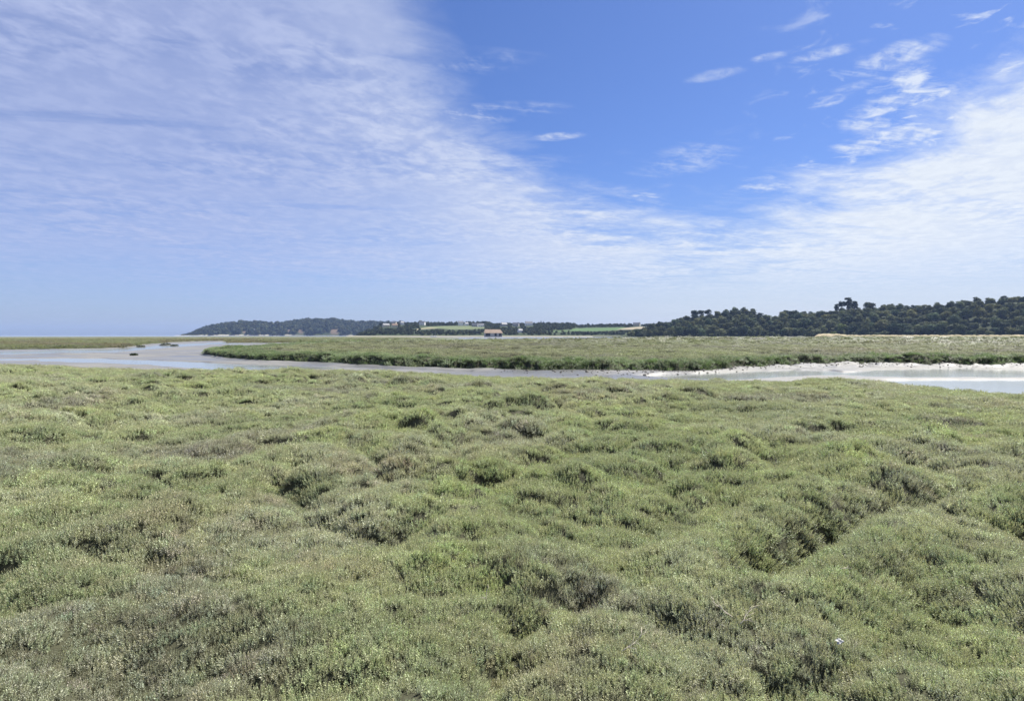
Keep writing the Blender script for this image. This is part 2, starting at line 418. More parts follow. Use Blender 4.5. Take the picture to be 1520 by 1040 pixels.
def left_height(x, y):
    r = np.hypot(x, y); a = np.arctan2(x, y)
    wob = .03*fbm(a*60, r*0+7, 71, 4)
    d = np.minimum((r - lm_near(a)*(1+wob))*.5, (lm_far(a) - r)*.1)
    d2 = np.minimum(r-shore([(330,506.7),(400,506.6),(560,506.0),(640,505.5)], -.2)(a)*(1+wob*.3), shore([(330,506.2),(400,505.3),(560,505.0),(640,505.1)], -.2)(a)*(1+wob*.3)-r)
    d2 = np.where((a < az_of(335)) | (a > az_of(640)), -9, d2)
    d = np.where(a > az_of(690), -9, d)
    d = np.maximum(d, d2*.4)
    h = .25*fbm(x*.12, y*.12, 81, 4) + .1*fbm(x*.6, y*.6, 83, 2)
    return -.95 + (h+.8)*smooth(-.5, 2.0, d), d
# places where water stands in the mud, outlined on the ground
WATER = [
 [(-500,545),(-200,532),(0,527),(160,523),(205,519),(260,514.5),(310,511),(420,508.2),(560,506.8),(700,505.9),(700,505.2),(560,505.9),(420,507.3),(330,508.0),(250,510.6),(200,514.6),(160,517.5),(0,521),(-200,526),(-500,535)],
 [(60,536),(150,537),(220,540.5),(262,544.5),(300,547),(360,549),(440,547),(540,545.0),(640,549),(700,552),(700,550.6),(620,547.6),(540,543.6),(470,542.2),(400,540.6),(340,538.6),(300,536.4),(240,534.2),(150,532.0),(60,531)],
 [(-400,536),(0,531.5),(150,530.5),(240,538.3),(230,539),(140,532.5),(0,534),(-400,540)],
 [(940,556.5),(1000,554.0),(1060,551.2),(1120,549.0),(1180,547.4),(1235,548.4),(1262,553.2),(1240,556),(1180,557.4),(1140,559),(1080,562.5),(1000,560.5)],
 [(1235,552.5),(1300,547.6),(1360,545.8),(1520,546),(1900,547.5),(1900,556),(1520,557.5),(1360,558.5),(1300,558.6),(1265,557)],
 [(1285,564),(1330,562),(1400,561.5),(1900,563),(1900,610),(1450,590),(1340,572)],
 [(560,503.2),(640,502.2),(760,500.9),(900,500.5),(990,500.2),(1040,500.2),(1000,501.2),(950,502.6),(860,504.0),(760,504.6),(640,505.0),(560,505.0)],
 [(880,499.6),(1000,499.0),(760,498.9),(640,499.1),(700,500.2)],
]
def inside_soft(px, py, poly, sy=6.0):
    """distance outside (+) or inside (-) an outline, heights counted sy times"""
    P_ = np.array(poly, float); X_ = px; Y_ = py*sy
    d_ = np.full(px.shape, 1e9); ins = np.zeros(px.shape, bool)
    n = len(P_)
    for i in range(n):
        ax, ay = P_[i]; bx, by = P_[(i+1) % n]; ay *= sy; by *= sy
        vx, vy = bx-ax, by-ay
        t = np.clip(((X_-ax)*vx+(Y_-ay)*vy)/(vx*vx+vy*vy+1e-9), 0, 1)
        d_ = np.minimum(d_, np.hypot(X_-ax-t*vx, Y_-ay-t*vy))
        c_ = ((ay > Y_) != (by > Y_)) & (X_ < (bx-ax)*(Y_-ay)/(by-ay+1e-12)+ax)
        ins ^= c_
    return np.where(ins, -d_, d_)
def mud_height(x, y):
    r = np.hypot(x, y); a = np.arctan2(x, y)
    px, py = project(x, y, -.6)
    py = py + 1.0*fbm(a*22, np.log(r)*14, 91, 3)*np.clip((py-500)/25, .1, 1)
    z = -.60 + .05*fbm(x*.12, y*.12, 93, 3) + .03*fbm(x*.7, y*.7, 95, 4)
    di = isl_near(a) - r                                  # mud shelf rising to the foot of the far bank
    z = z + .16*smooth(3.5, .2, di)*smooth(-3, .5, di)*(.5+.9*vn(x*.5, y*.5, 97))
    cl = smooth(az_of(1120), az_of(1190), a)*smooth(9, 2, di)*smooth(-2, .5, di)
    z = z + cl*.16*np.clip(fbm(x*1.3, y*1.6, 99, 3)*1.8, -.3, 1)
    wmask = np.zeros(x.shape)
    for p in WATER: wmask = np.maximum(wmask, smooth(4, -4, inside_soft(px, py, p)))
    z = z - .24*wmask
    z = z - .5*smooth(800, 900, r)*smooth(az_of(560), az_of(470), a)
    a5 = smooth(az_of(1110), az_of(1150), a)*smooth(az_of(1310), az_of(1270), a)
    z = z + a5*.22*smooth(4.5, 1.5, np.abs(r - near_edge(a)*1.07)*1.2)          # brown spit in front of the right bend
    return z

def polar(name, mat, r0, r1, n, a0, a1, m, hfun, cut=None, attrs=None, spacing='geo'):
    rs = np.geomspace(r0, r1, n) if spacing == 'geo' else np.linspace(r0, r1, n)
    As = np.linspace(a0, a1, m)
    A, Rr = np.meshgrid(As, rs)
    x = Rr*np.sin(A); y = Rr*np.cos(A)
    res = hfun(x, y); z = res[0] if isinstance(res, tuple) else res
    i = (np.arange(n-1)[:, None]*m + np.arange(m-1)[None, :]).ravel()
    faces = np.stack([i, i+m, i+m+1, i+1], 1)
    faces = faces[:, ::-1]
    zf = z.ravel()
    if cut is not None:
        keep = zf[faces].max(1) > cut
        faces = faces[keep]
    used = np.zeros(n*m, bool); used[faces.ravel()] = True
    idx = np.cumsum(used)-1
    V = np.stack([x.ravel(), y.ravel(), zf], 1)[used]
    at_ = attrs(x.ravel()[used], y.ravel()[used], V[:, 2]) if attrs else None
    return obj(name, np_mesh(name, V, idx[faces], mat, True, at_))

AZL = R(62)
g = polar('marsh_ground', M_soil, .4, 66, 620, -AZL, AZL, 640, near_height, -.93)
tag(g, 'uneven salt marsh ground under the foreground shrubs', 'ground', kind='structure')
g = polar('marsh_ground', M_soil, 38, 960, 620, R(-34), R(56), 720, far_height, -.93)
tag(g, 'flat salt marsh beyond the tidal channel reaching to the wooded hill', 'ground', kind='structure')
g = polar('marsh_ground', M_soil, 75, 1000, 260, -R(56), R(1), 420, left_height, -.90)
tag(g, 'low strip of salt marsh at the far left by the sea', 'ground', kind='structure')
g = polar('mudflat', M_mud, 30, 1300, 620, -AZL, AZL, 760, mud_height)
tag(g, 'grey wet tidal mud of the channel and bay', 'mudflat', kind='structure')
wv = [(-7500, -60, -.70), (7500, -60, -.70), (7500, 7500, -.70), (-7500, 7500, -.70)]
g = obj('water', np_mesh('water', wv, [(0, 1, 2, 3)], M_water))
tag(g, 'pale tidal water in the channel, the bay and the sea', 'water', kind='structure')

# ------------------------------------------------------------------ plants of the marsh
PROTO = {}
def proto_collection(name, meshes):
    c_ = bpy.data.collections.new(name)
    for i, me in enumerate(meshes):
        o = bpy.data.objects.new('%s_%02d' % (name, i), me); c_.objects.link(o)
    PROTO[name] = c_
    return c_
def clump(seed, n, rad, hmin, hmax, leaf, flower, stem=.0011):
    """cushion of upright leafy shoots"""
    g_ = np.random.default_rng(seed)
    V, Fc, T = [], [], []
    def quad(a, b, c_, d_, t):
        i = len(V); V.extend([a, b, c_, d_]); Fc.append((i, i+1, i+2, i+3)); T.extend([t]*4)
    for s in range(n):
        rr = rad*math.sqrt((s+.5)/n); th = s*2.39996 + g_.normal()*.4
        base = np.array([rr*math.cos(th), rr*math.sin(th), -.03])
        H = g_.uniform(hmin, hmax)*(1-.25*(rr/rad)**2)
        tilt = np.array([math.cos(th), math.sin(th), 0])*(.30*rr/rad) + np.array([g_.normal(), g_.normal(), 0])*.16
        top = base + np.array([tilt[0]*H, tilt[1]*H, H+.03])
        ax = (top-base)/np.linalg.norm(top-base)
        u = np.cross(ax, (g_.normal(), g_.normal(), .1)); u /= np.linalg.norm(u); w_ = np.cross(ax, u)
        shade = g_.uniform(.68, 1.22)
        q = stem
        quad(base-u*q, base+u*q, top+u*q*.6, top-u*q*.6, (.8, 0, .8))
        npair = int(g_.integers(5, 8))
        fl = g_.random() < flower
        for j in range(npair):
            t = .22 + .78*(j+.3*g_.random())/(npair-.4)
            p = base + (top-base)*min(t, 1)
            ang = j*math.pi/2 + g_.normal()*.25
            for side in (0, math.pi):
                o_ = u*math.cos(ang+side) + w_*math.sin(ang+side)
                up = g_.uniform(.15, .8) + .55*t
                d_ = o_*math.cos(up) + ax*math.sin(up)
                L = leaf*g_.uniform(.75, 1.2)*(1.1-.45*max(0, t-.6)/.4)
                wd = np.cross(ax, o_)*L*g_.uniform(.17, .25)
                nrm = np.cross(d_, wd); nrm /= np.linalg.norm(nrm)+1e-9
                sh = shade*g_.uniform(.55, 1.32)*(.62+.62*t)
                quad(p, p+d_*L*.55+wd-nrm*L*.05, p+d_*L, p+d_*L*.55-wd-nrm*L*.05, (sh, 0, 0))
        if fl:
            for j in range(6):
                p = top + ax*(.002+.005*j); ang = g_.random()*6.28
                o_ = u*math.cos(ang)+w_*math.sin(ang); q_ = leaf*.2
                quad(p-o_*q_, p-ax*q_*.2+w_*q_*.4, p+o_*q_, p+ax*q_*2.2, (1.0, g_.uniform(.5, .95), 0))
    return np_mesh('clump', V, Fc, M_leaf, False, {'tint': ('FLOAT_VECTOR', 'POINT', T)})
def tuft(seed, n, rad, hmin, hmax, wdt):
    """tuft of grass blades"""
    g_ = np.random.default_rng(seed); V, Fc, T = [], [], []
    for s in range(n):
        rr = rad*math.sqrt(g_.random()); th = g_.random()*6.283
        b = np.array([rr*math.cos(th), rr*math.sin(th), -.05]); H = g_.uniform(hmin, hmax)
        lean = np.array([math.cos(th), math.sin(th), 0])*g_.uniform(.1, .5) + np.array([g_.normal(), g_.normal(), 0])*.12
        sd = np.array([math.cos(th+1.57+g_.normal()*.5), math.sin(th+1.57+g_.normal()*.5), 0])*wdt
        m_ = b + lean*H*.3 + np.array([0, 0, H*.6]); t_ = b + lean*H + np.array([0, 0, H*(1-.25*np.linalg.norm(lean))])
        sh = g_.uniform(.65, 1.3); i = len(V)
        V += [b-sd, b+sd, m_+sd*.8, m_-sd*.8, t_+sd*.15, t_-sd*.15]; T += [(sh, 0, 0)]*6
        Fc += [(i, i+1, i+2, i+3), (i+3, i+2, i+4, i+5)]
    return np_mesh('tuft', V, Fc, M_blade, False, {'tint': ('FLOAT_VECTOR', 'POINT', T)})
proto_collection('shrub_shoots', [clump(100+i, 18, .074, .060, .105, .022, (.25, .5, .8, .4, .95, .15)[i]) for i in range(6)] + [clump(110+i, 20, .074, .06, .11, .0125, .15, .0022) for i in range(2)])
proto_collection('marsh_grass_tuft', [tuft(200+i, 46, .16, .22, .46, .007) for i in range(4)])

def scatter(name, P_, rot, scl, col, idx, coll):
    me = np_mesh(name, P_, [], None, attrs={'rot': ('FLOAT_VECTOR', 'POINT', rot), 'scl': ('FLOAT_VECTOR', 'POINT', scl),
                 'col': ('FLOAT_VECTOR', 'POINT', col), 'idx': ('INT', 'POINT', idx.astype(np.int32))})
    o = obj(name, me)
    ng = bpy.data.node_groups.get('scatter_'+coll.name)
    if ng is None:
        ng = bpy.data.node_groups.new('scatter_'+coll.name, 'GeometryNodeTree')
        ng.interface.new_socket('Geometry', in_out='INPUT', socket_type='NodeSocketGeometry')
        ng.interface.new_socket('Geometry', in_out='OUTPUT', socket_type='NodeSocketGeometry')
        q = NT(ng)
        gi = q.new('NodeGroupInput'); go = q.new('NodeGroupOutput')
        ip = q.new('GeometryNodeInstanceOnPoints'); ci = q.new('GeometryNodeCollectionInfo')
        ci.inputs['Collection'].default_value = coll; ci.inputs['Separate Children'].default_value = True; ci.inputs['Reset Children'].default_value = True
        def na(nm, typ):
            n = q.new('GeometryNodeInputNamedAttribute', data_type=typ); n.inputs[0].default_value = nm
            return [s_ for s_ in n.outputs if s_.enabled and s_.name == 'Attribute'][0]
        er = q.new('FunctionNodeEulerToRotation')
        q.l.new(na('rot', 'FLOAT_VECTOR'), er.inputs[0]); q.l.new(er.outputs[0], ip.inputs['Rotation'])
        q.l.new(na('scl', 'FLOAT_VECTOR'), ip.inputs['Scale']); q.l.new(na('idx', 'INT'), ip.inputs['Instance Index'])
        ip.inputs['Pick Instance'].default_value = True
        q.l.new(gi.outputs[0], ip.inputs['Points']); q.l.new(ci.outputs[0], ip.inputs['Instance']); q.l.new(ip.outputs[0], go.inputs[0])
    o.modifiers.new('scatter', 'NODES').node_group = ng
    return o

OLIVE = np.array((.405, .430, .265)); YELL = np.array((.44, .50, .245)); GREEN = np.array((.265, .32, .175))
MAUVE = np.array((.365, .36, .315)); TAN = np.array((.42, .37, .27)); SILV = np.array((.47, .475, .375))
def lerp(a, b, t): return a + (b-a)*np.clip(t, 0, 1)[:, None]
SPOTS = [(*at(px, py, 0)[:2], rx, ry, c_, s_) for px, py, rx, ry, c_, s_ in [
  (690,835,.55,.5,YELL,.95),(1135,848,.4,.5,YELL,.9),(1180,815,.4,.3,YELL,.6),(455,727,.7,.4,GREEN,.8),(1000,725,2.2,.9,YELL,.45),(880,715,1.4,.7,GREEN,.35),
  (265,662,1.3,.9,MAUVE,.9),(345,672,.8,.7,MAUVE,.8),(400,622,1.2,1.2,GREEN*.9,.8),(480,578,2.2,1.4,MAUVE,.9),(700,574,2.6,1.5,MAUVE,.7),(1110,606,2.2,1.8,GREEN*.85,.7),(1130,590,3,1.4,MAUVE,.7),
  (1240,640,1.4,.8,GREEN,.6),(500,700,1.1,.5,TAN,.55),(220,790,.5,.4,TAN*.85,.6),(820,955,.5,.3,TAN,.5),(490,850,.5,.4,TAN,.55),(1310,640,1.2,.9,YELL,.5),(570,655,1.1,.5,MAUVE,.5),(1060,640,1.0,.6,MAUVE,.6),
  (660,560,9,2.5,YELL,.45),(1290,600,2.5,1.6,YELL,.4),(950,600,3,2,YELL,.35),(1320,840,1.1,.9,GREEN*1.15,.45),(250,690,1.2,.6,SILV,.5),(250,815,.9,.5,SILV,.5),(640,585,2,1,OLIVE*.7,.4)]]
def plant_colour(x, y):
    n = len(x)
    c_ = np.tile(OLIVE*np.array((1.05, 1.08, 1.05)), (n, 1))
    a = fbm(x*.30, y*.30, 301, 4); b = fbm(x*.42+31, y*.42, 302, 4); m_ = fbm(x*.36-12, y*.36+8, 303, 4); t_ = fbm(x*.5+77, y*.5, 304, 4)
    c_ = lerp(c_, YELL, smooth(.03, .42, a)*.7)
    c_ = lerp(c_, GREEN, smooth(.12, .46, b)*.5)
    c_ = lerp(c_, SILV, smooth(.0, .4, -b)*.7)
    c_ = lerp(c_, MAUVE, smooth(.26, .52, m_)*.6)
    c_ = lerp(c_, TAN, smooth(.28, .55, t_)*.4)
    wx = x + .4*fbm(x*1.3, y*1.3, 307, 3); wy = y + .4*fbm(x*1.3+5, y*1.3, 308, 3)
    for px, py, rx, ry, cc_, s_ in SPOTS:
        c_ = lerp(c_, cc_, s_*np.exp(-((wx-px)/rx)**2 - ((wy-py)/ry)**2))
    c_ = c_*(1 + .22*fbm(x*2.3, y*2.3, 305, 3))[:, None]
    return c_*np.exp(rng.normal(0, .12, (n, 1)))*np.exp(rng.normal(0, .035, (n, 3)))
def polar_points(r0, r1, a0, a1, s_of, cover):
    """random ground points whose spacing grows with the range"""
    rs = np.linspace(r0, r1, 2000); dens = cover/s_of(rs)**2*rs*(a1-a0)
    cum = np.concatenate([[0], np.cumsum((dens[1:]+dens[:-1])/2*np.diff(rs))])
    n = int(cum[-1])
    r = np.interp(rng.random(n)*cum[-1], cum, rs); a = rng.uniform(a0, a1, n)
    return r*np.sin(a), r*np.cos(a), r
def normals(hf, x, y, e):
    h0 = hf(x, y)[0]; gx = (hf(x+e, y)[0]-h0)/e; gy = (hf(x, y+e)[0]-h0)/e
    return h0, gx, gy
def lay(name, label, cat, x, y, r, hf, dmin, s, sz, colf, coll, nvar, tilt=.55):
    h, gx, gy = normals(hf, x, y, .12)
    _, d = hf(x, y)
    ok = d > dmin
    x, y, h, gx, gy, s, sz = (q[ok] for q in (x, y, h, gx, gy, s, sz))
    n = len(x)
    rot = np.stack([np.arctan(gy)*tilt + rng.normal(0, .12, n), -np.arctan(gx)*tilt + rng.normal(0, .12, n), rng.uniform(0, 6.283, n)], 1)
    # tilt is applied after the spin about the stem: Blender's XYZ order spins last, so turn the slope into the spun frame
    cz, sz_ = np.cos(rot[:, 2]), np.sin(rot[:, 2])
    tx, ty = rot[:, 0].copy(), rot[:, 1].copy()
    rot[:, 0] = tx*cz + ty*sz_; rot[:, 1] = -tx*sz_ + ty*cz
    v = np.exp(rng.normal(0, .16, n))
    scl = np.stack([s*v, s*v, sz*v*np.exp(rng.normal(0, .1, n))], 1)
    idx = rng.integers(0, nvar, n); cl_ = colf(x, y)
    if coll.name == 'shrub_shoots':       # grey patches are bare woody shoots
        dry = (rng.random(n) < .45*smooth(.24, .44, fbm(x*.36-12, y*.36+8, 303, 4)) + .8*sum(s_*np.exp(-((x-px)/rx)**2-((y-py)/ry)**2) for px, py, rx, ry, c_, s_ in SPOTS if c_ is MAUVE)) 
        idx = np.where(dry, rng.integers(6, 8, n), idx)
    if hf is far_height and nvar == 6: idx = np.array([0, 3, 5])[idx % 3]
    o = scatter(name, np.stack([x, y, h], 1), rot, scl, cl_, idx, coll)
    tag(o, label, cat, kind='stuff')
    print(name, n)
    return o
AW = R(50)
sf = lambda r: .098*np.maximum(r/6.0, .85)**.62
x, y, r = polar_points(1.2, 64, -AW, AW, sf, 2.35)
sc_ = sf(r)/.135
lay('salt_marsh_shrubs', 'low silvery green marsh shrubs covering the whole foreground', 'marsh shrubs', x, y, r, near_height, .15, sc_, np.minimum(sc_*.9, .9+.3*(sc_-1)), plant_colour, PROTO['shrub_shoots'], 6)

def far_colour(x, y):
    n = len(x); c_ = np.tile(OLIVE*.60, (n, 1))
    r = np.hypot(x, y); a = np.arctan2(x, y)
    b = fbm(x*.05, y*.05, 401, 4); m_ = fbm(x*.09+8, y*.09, 402, 4)
    c_ = lerp(c_, TAN*.5, smooth(.08, .45, b)*.6); c_ = lerp(c_, MAUVE*.52, smooth(.08, .4, m_)*.7); c_ = lerp(c_, YELL*.55, smooth(.05, .4, -b)*.55)
    d = far_height(x, y)[1]
    wgreen = np.where(a < az_of(640), 16-10*smooth(az_of(330), az_of(640), a), 4.0+2.5*fbm(a*60, r*0, 405, 2))
    c_ = lerp(c_, np.array((.175, .235, .12)), smooth(1.5, .6, d/wgreen)*.92)
    return c_*(1+.30*fbm(x*.7, y*.7, 403, 3)+.45*fbm(x*.18, y*.30, 404, 4))[:, None]*np.exp(rng.normal(0, .14, (n, 1)))
sf2 = lambda r: .135*(r/6.0)**.62
x, y, r = polar_points(40, 150, R(-32), AW, sf2, 2.6)
s2 = sf2(r)/.135
lay('salt_marsh_shrubs', 'low olive marsh shrubs on the flat beyond the channel', 'marsh shrubs', x, y, r, far_height, .1, s2, np.full(len(r), 2.0), far_colour, PROTO['shrub_shoots'], 6, .4)
sf3 = lambda r: .135*(r/6.0)**.80
x, y, r = polar_points(150, 520, R(-20), AW, sf3, 1.5)
s3 = sf3(r)/.135
lay('salt_marsh_shrubs', 'far part of the olive shrub cover towards the wooded hill', 'marsh shrubs', x, y, r, far_height, .4, s3, np.full(len(r), 2.6), far_colour, PROTO['shrub_shoots'], 6, .4)
# cordgrass along the far bank and over the green tongue on the left
x, y, r = polar_points(40, 125, R(-32), AW, lambda r: .30*(r/40)**.5, 1.6)
d = far_height(x, y)[1]; a = np.arctan2(x, y)
wid = np.where(a < az_of(560), 14-9*smooth(az_of(330), az_of(560), a), 3.2)*(.5+1.0*vn(a*90, r*0, 411))
kp = (d > -.05) & (d < wid) & (rng.random(len(d)) < .25+.75*smooth(.3, .6, vn(x*.25, y*.25, 417)))
x, y, r = x[kp], y[kp], r[kp]
sg = .9*(r/45)**.5
lay('marsh_grass', 'dark green marsh grass along the far bank of the channel', 'grass', x, y, r, far_height, -.05, sg*1.15, .40+.45*vn(x*.35, y*.35, 415), lambda x, y: np.tile(np.array((.165, .225, .115)), (len(x), 1))*(1+.4*fbm(x*.4, y*.4, 412, 3))[:, None], PROTO['marsh_grass_tuft'], 4, .2)
# far left strip
x, y, r = polar_points(75, 420, R(-46), R(-2), lambda r: .6*(r/80)**.8, 1.5)
lay('marsh_grass', 'low grass on the far left marsh strip by the sea', 'grass', x, y, r, left_height, .3, 2.4*(r/80)**.8, np.full(len(r), .8), lambda x, y: lerp(np.tile(OLIVE*.5, (len(x), 1)), TAN*.45, smooth(-.1, .3, fbm(x*.04, y*.04, 421, 3))), PROTO['marsh_grass_tuft'], 4, .2)

# ------------------------------------------------------------------ hills
RH = [(890,492),(920,491),(940,489.5),(960,482.5),(975,477),(990,478),(1005,473),(1020,468.5),(1040,466.5),(1055,466),(1075,461.5),(1090,459),(1110,459),(1125,464),(1145,466),(1165,463),(1200,466),(1235,465),(1250,461),(1290,461),(1310,459),(1330,458),(1345,461),(1360,460),(1420,455),(1500,452),(1560,453),(1700,456)]
R0, RW = 880.0, 135.0
def rh_top(a):
    A = np.array([az_of(p[0]) for p in RH]); H = np.array([(HZ-p[1])/F*(R0+RW) + EYE for p in RH])
    return np.maximum(np.interp(a, A, H) - 8.5, .3)
def right_hill(x, y):
    r = np.hypot(x, y); a = np.arctan2(x, y)
    T = rh_top(a)
    t = (r-R0)/RW
    h = T*np.clip(t, 0, 1)**.8 + .6*fbm(x*.03, y*.03, 501, 3)*smooth(0, .3, t)
    h = h*smooth(1, .75, (r-R0-RW)/420.0) if False else h
    return h - .9*smooth(.0, -.05, t)
MH = [(250,498.5),(270,497.2),(290,492.5),(300,489.5),(320,486),(345,483.5),(365,481.5),(390,482.5),(420,483),(440,479.5),(455,477.5),(495,477),(520,480),(535,481),(560,481),(600,482),(625,481),(640,481.5),(723,480.5),(735,483),(800,482),(850,482),(858,485.5),(880,485),(900,484),(960,484),(990,484),(1100,486)]
# headland 2600 m off
D0, DW = 2600.0, 330.0
def hl_top(a):
    P_ = MH[:16]+[(600,489),(680,496)]
    A = np.array([az_of(p[0]) for p in P_]); H = np.array([(HZ-p[1])/F*(D0+DW*.8) + EYE for p in P_])
    return np.maximum(np.interp(a, A, H), -1.5)
def headland(x, y):
    r = np.hypot(x, y); a = np.arctan2(x, y); t = (r-D0)/DW
    return -1.2 + (hl_top(a)+1.2)*np.clip(t, 0, 1)**.55 + 2*fbm(x*.012, y*.012, 511, 3)*smooth(0, .4, t)*smooth(1, 8, hl_top(a))
# middle hills with fields, 1050 m and more
E0, EW = 1050.0, 420.0
def mh_top(a):
    P_ = [(500,496),(540,490)]+MH[14:]
    A = np.array([az_of(p[0]) for p in P_]); H = np.array([(HZ-p[1])/F*(E0+EW) + EYE for p in P_])
    return np.maximum(np.interp(a, A, H), -1.2)
def mid_hill(x, y):
    r = np.hypot(x, y); a = np.arctan2(x, y); t = (r-E0)/EW
    b = smooth(az_of(505), az_of(580), a)
    return -1.0 + b*3.0*smooth(-.12, .02, t) + (mh_top(a)-2)*b*np.clip(t, 0, 1)**.9 + .8*fbm(x*.015, y*.015, 521, 3)*smooth(0, .3, t)*b
BUSH = np.array((.038, .052, .022))
FIELDS = [([(612,490.5),(618,488.5),(632,485),(660,483.8),(690,483.4),(718,485),(724,486.8),(700,488.5),(672,489),(655,487.4),(632,487.8)], (.125,.15,.075)),
          ([(612,491),(617,488.2),(640,485.5),(650,487),(628,488.5)], (.22,.20,.13)),
          ([(842,491.2),(852,487.5),(870,486.6),(926,485.8),(938,487.4),(912,490.2),(885,491.6)], (.075,.13,.05)),
          ([(915,489),(930,486.3),(950,484.8),(962,485.5),(945,489)], (.27,.235,.17)),
          ([(536,485.4),(562,484),(562,485),(540,486.4)], (.13,.15,.08)),
          ([(805,491.5),(842,489.6),(846,491.6),(826,493)], (.07,.11,.045))]
def mid_land(x, y, z):
    px, py = project(x, y, z)
    c_ = np.tile(BUSH, (len(x), 1)).astype(float)
    for poly, fc in FIELDS:
        c_ = lerp(c_, np.array(fc), smooth(1.0, -1.0, inside_soft(px, py, poly, 2.0)))
    c_ = lerp(c_, np.array((.26, .24, .19)), smooth(1.2, .4, z))
    return {'land': ('FLOAT_VECTOR', 'POINT', c_)}
CLIFFS = [(428,491.5,5,4.5),(446,491.5,4,3.5),(497,491.5,7,5),(352,493,5,2.5),(363,493,4,2.5)]
def head_land(x, y, z):
    px, py = project(x, y, z); c_ = np.tile(BUSH*.9, (len(x), 1))
    for cx, cy, rx, ry in CLIFFS:
        c_ = lerp(c_, np.array((.12, .09, .065)), smooth(1.15, .75, np.hypot((px-cx)/rx, (py-cy)/ry) + .5*fbm(px*.35, py*.5, 561, 3)))
    c_ = lerp(c_, np.array((.45, .42, .36)), smooth(1.0, .2, z))
    return {'land': ('FLOAT_VECTOR', 'POINT', c_)}
def right_land(x, y, z):
    px, py = project(x, y, z); c_ = np.tile(BUSH*.8, (len(x), 1))
    c_ = lerp(c_, np.array((.30, .26, .17)), smooth(1.3, .6, np.hypot((px-1146)/20, (py-464)/5)))     # dry field on the crest
    return {'land': ('FLOAT_VECTOR', 'POINT', c_)}
def hill_mesh(name, label, r0, r1, n, pa, pb, m, hf, land):
    o = polar(name, M_hill, r0, r1, n, az_of(pa), az_of(pb), m, hf, -.95, land, 'lin')
    return tag(o, label, 'hill', kind='structure')
hill_mesh('wooded_hill', 'steep wooded hill on the right', R0-12, R0+420, 70, 880, 1900, 300, right_hill, right_land)
hill_mesh('headland', 'long dark wooded headland on the left ending in the sea', D0-20, D0+900, 90, 240, 690, 300, headland, head_land)
hill_mesh('farmland_hill', 'low hills with green fields and hedges in the middle distance', E0-60, E0+800, 140, 495, 1110, 420, mid_hill, mid_land)

def find(px, py, hf, r0, r1):
    """where a sight line first meets a slope"""
    rs = np.linspace(r0, r1, 900); a = az_of(px)
    x = rs*math.sin(a); y = rs*math.cos(a); z = hf(x, y)
    _, q = project(x, y, z)
    i = int(np.argmax(q <= py)) if (q <= py).any() else int(np.argmin(q))
    return float(x[i]), float(y[i]), float(z[i])

# ------------------------------------------------------------------ trees
def crown_arrays(seed, height, width, lobes, per, leaf, base=.25, flat=.75, top=1.0):
    """crown of lobes, each a cloud of leaf-clump faces round a dark twiggy core"""
    g_ = np.random.default_rng(seed); V, Fc, T = [], [], []
    for L in range(lobes):
        th = L*2.4 + g_.normal()*.3; f = (L+.5)/lobes
        zc = height*(base + (1-base)*(.18+.64*f*top)) + g_.normal()*height*.04
        env = math.sin(math.pi*min(max((zc/height-base)/(1-base)*.86+.12, 0.05), .98))**.6
        rr = width*.5*env*.58*math.sqrt(g_.random()*.8+.2)
        c_ = np.array([rr*math.cos(th), rr*math.sin(th), zc]); R_ = width*.5*g_.uniform(.36, .56)*(.7+.4*env)
        shade = g_.uniform(.72, 1.3)
        d_ = g_.normal(size=(per, 3)); d_ /= np.linalg.norm(d_, axis=1)[:, None]
        d_[:, 2] = np.where(d_[:, 2] < -.5, -d_[:, 2], d_[:, 2])
        rad_ = R_*(g_.random(per)**.35)*g_.uniform(.85, 1.12, per)
        p = c_ + d_*rad_[:, None]*np.array([1, 1, flat])
        nn = d_ + g_.normal(size=(per, 3))*.34; nn /= np.linalg.norm(nn, axis=1)[:, None]
        u = np.cross(nn, g_.normal(size=(per, 3))); u /= np.linalg.norm(u, axis=1)[:, None]; w_ = np.cross(nn, u)
        s_ = leaf*g_.uniform(.6, 1.35, per)[:, None]
        i0 = len(V)
        q = np.stack([p-u*s_*.6, p-w_*s_*.45+nn*s_*.12, p+u*s_*.6, p+w_*s_*.45-nn*s_*.12], 1).reshape(-1, 3)
        V.extend(q.tolist()); Fc.extend([(i0+4*j, i0+4*j+1, i0+4*j+2, i0+4*j+3) for j in range(per)])
        tt = shade*g_.uniform(.75, 1.3, per)
        T.extend(np.repeat(tt, 4).tolist())
    V = np.array(V); T = np.array(T)
    return V, np.array(Fc), np.stack([T, T*0, T*0], 1)
def crown_mesh(name, mat, *a, **kw):
    V, Fc, T = crown_arrays(*a, **kw)
    return np_mesh(name, V, Fc, mat, False, {'tint': ('FLOAT_VECTOR', 'POINT', T)})
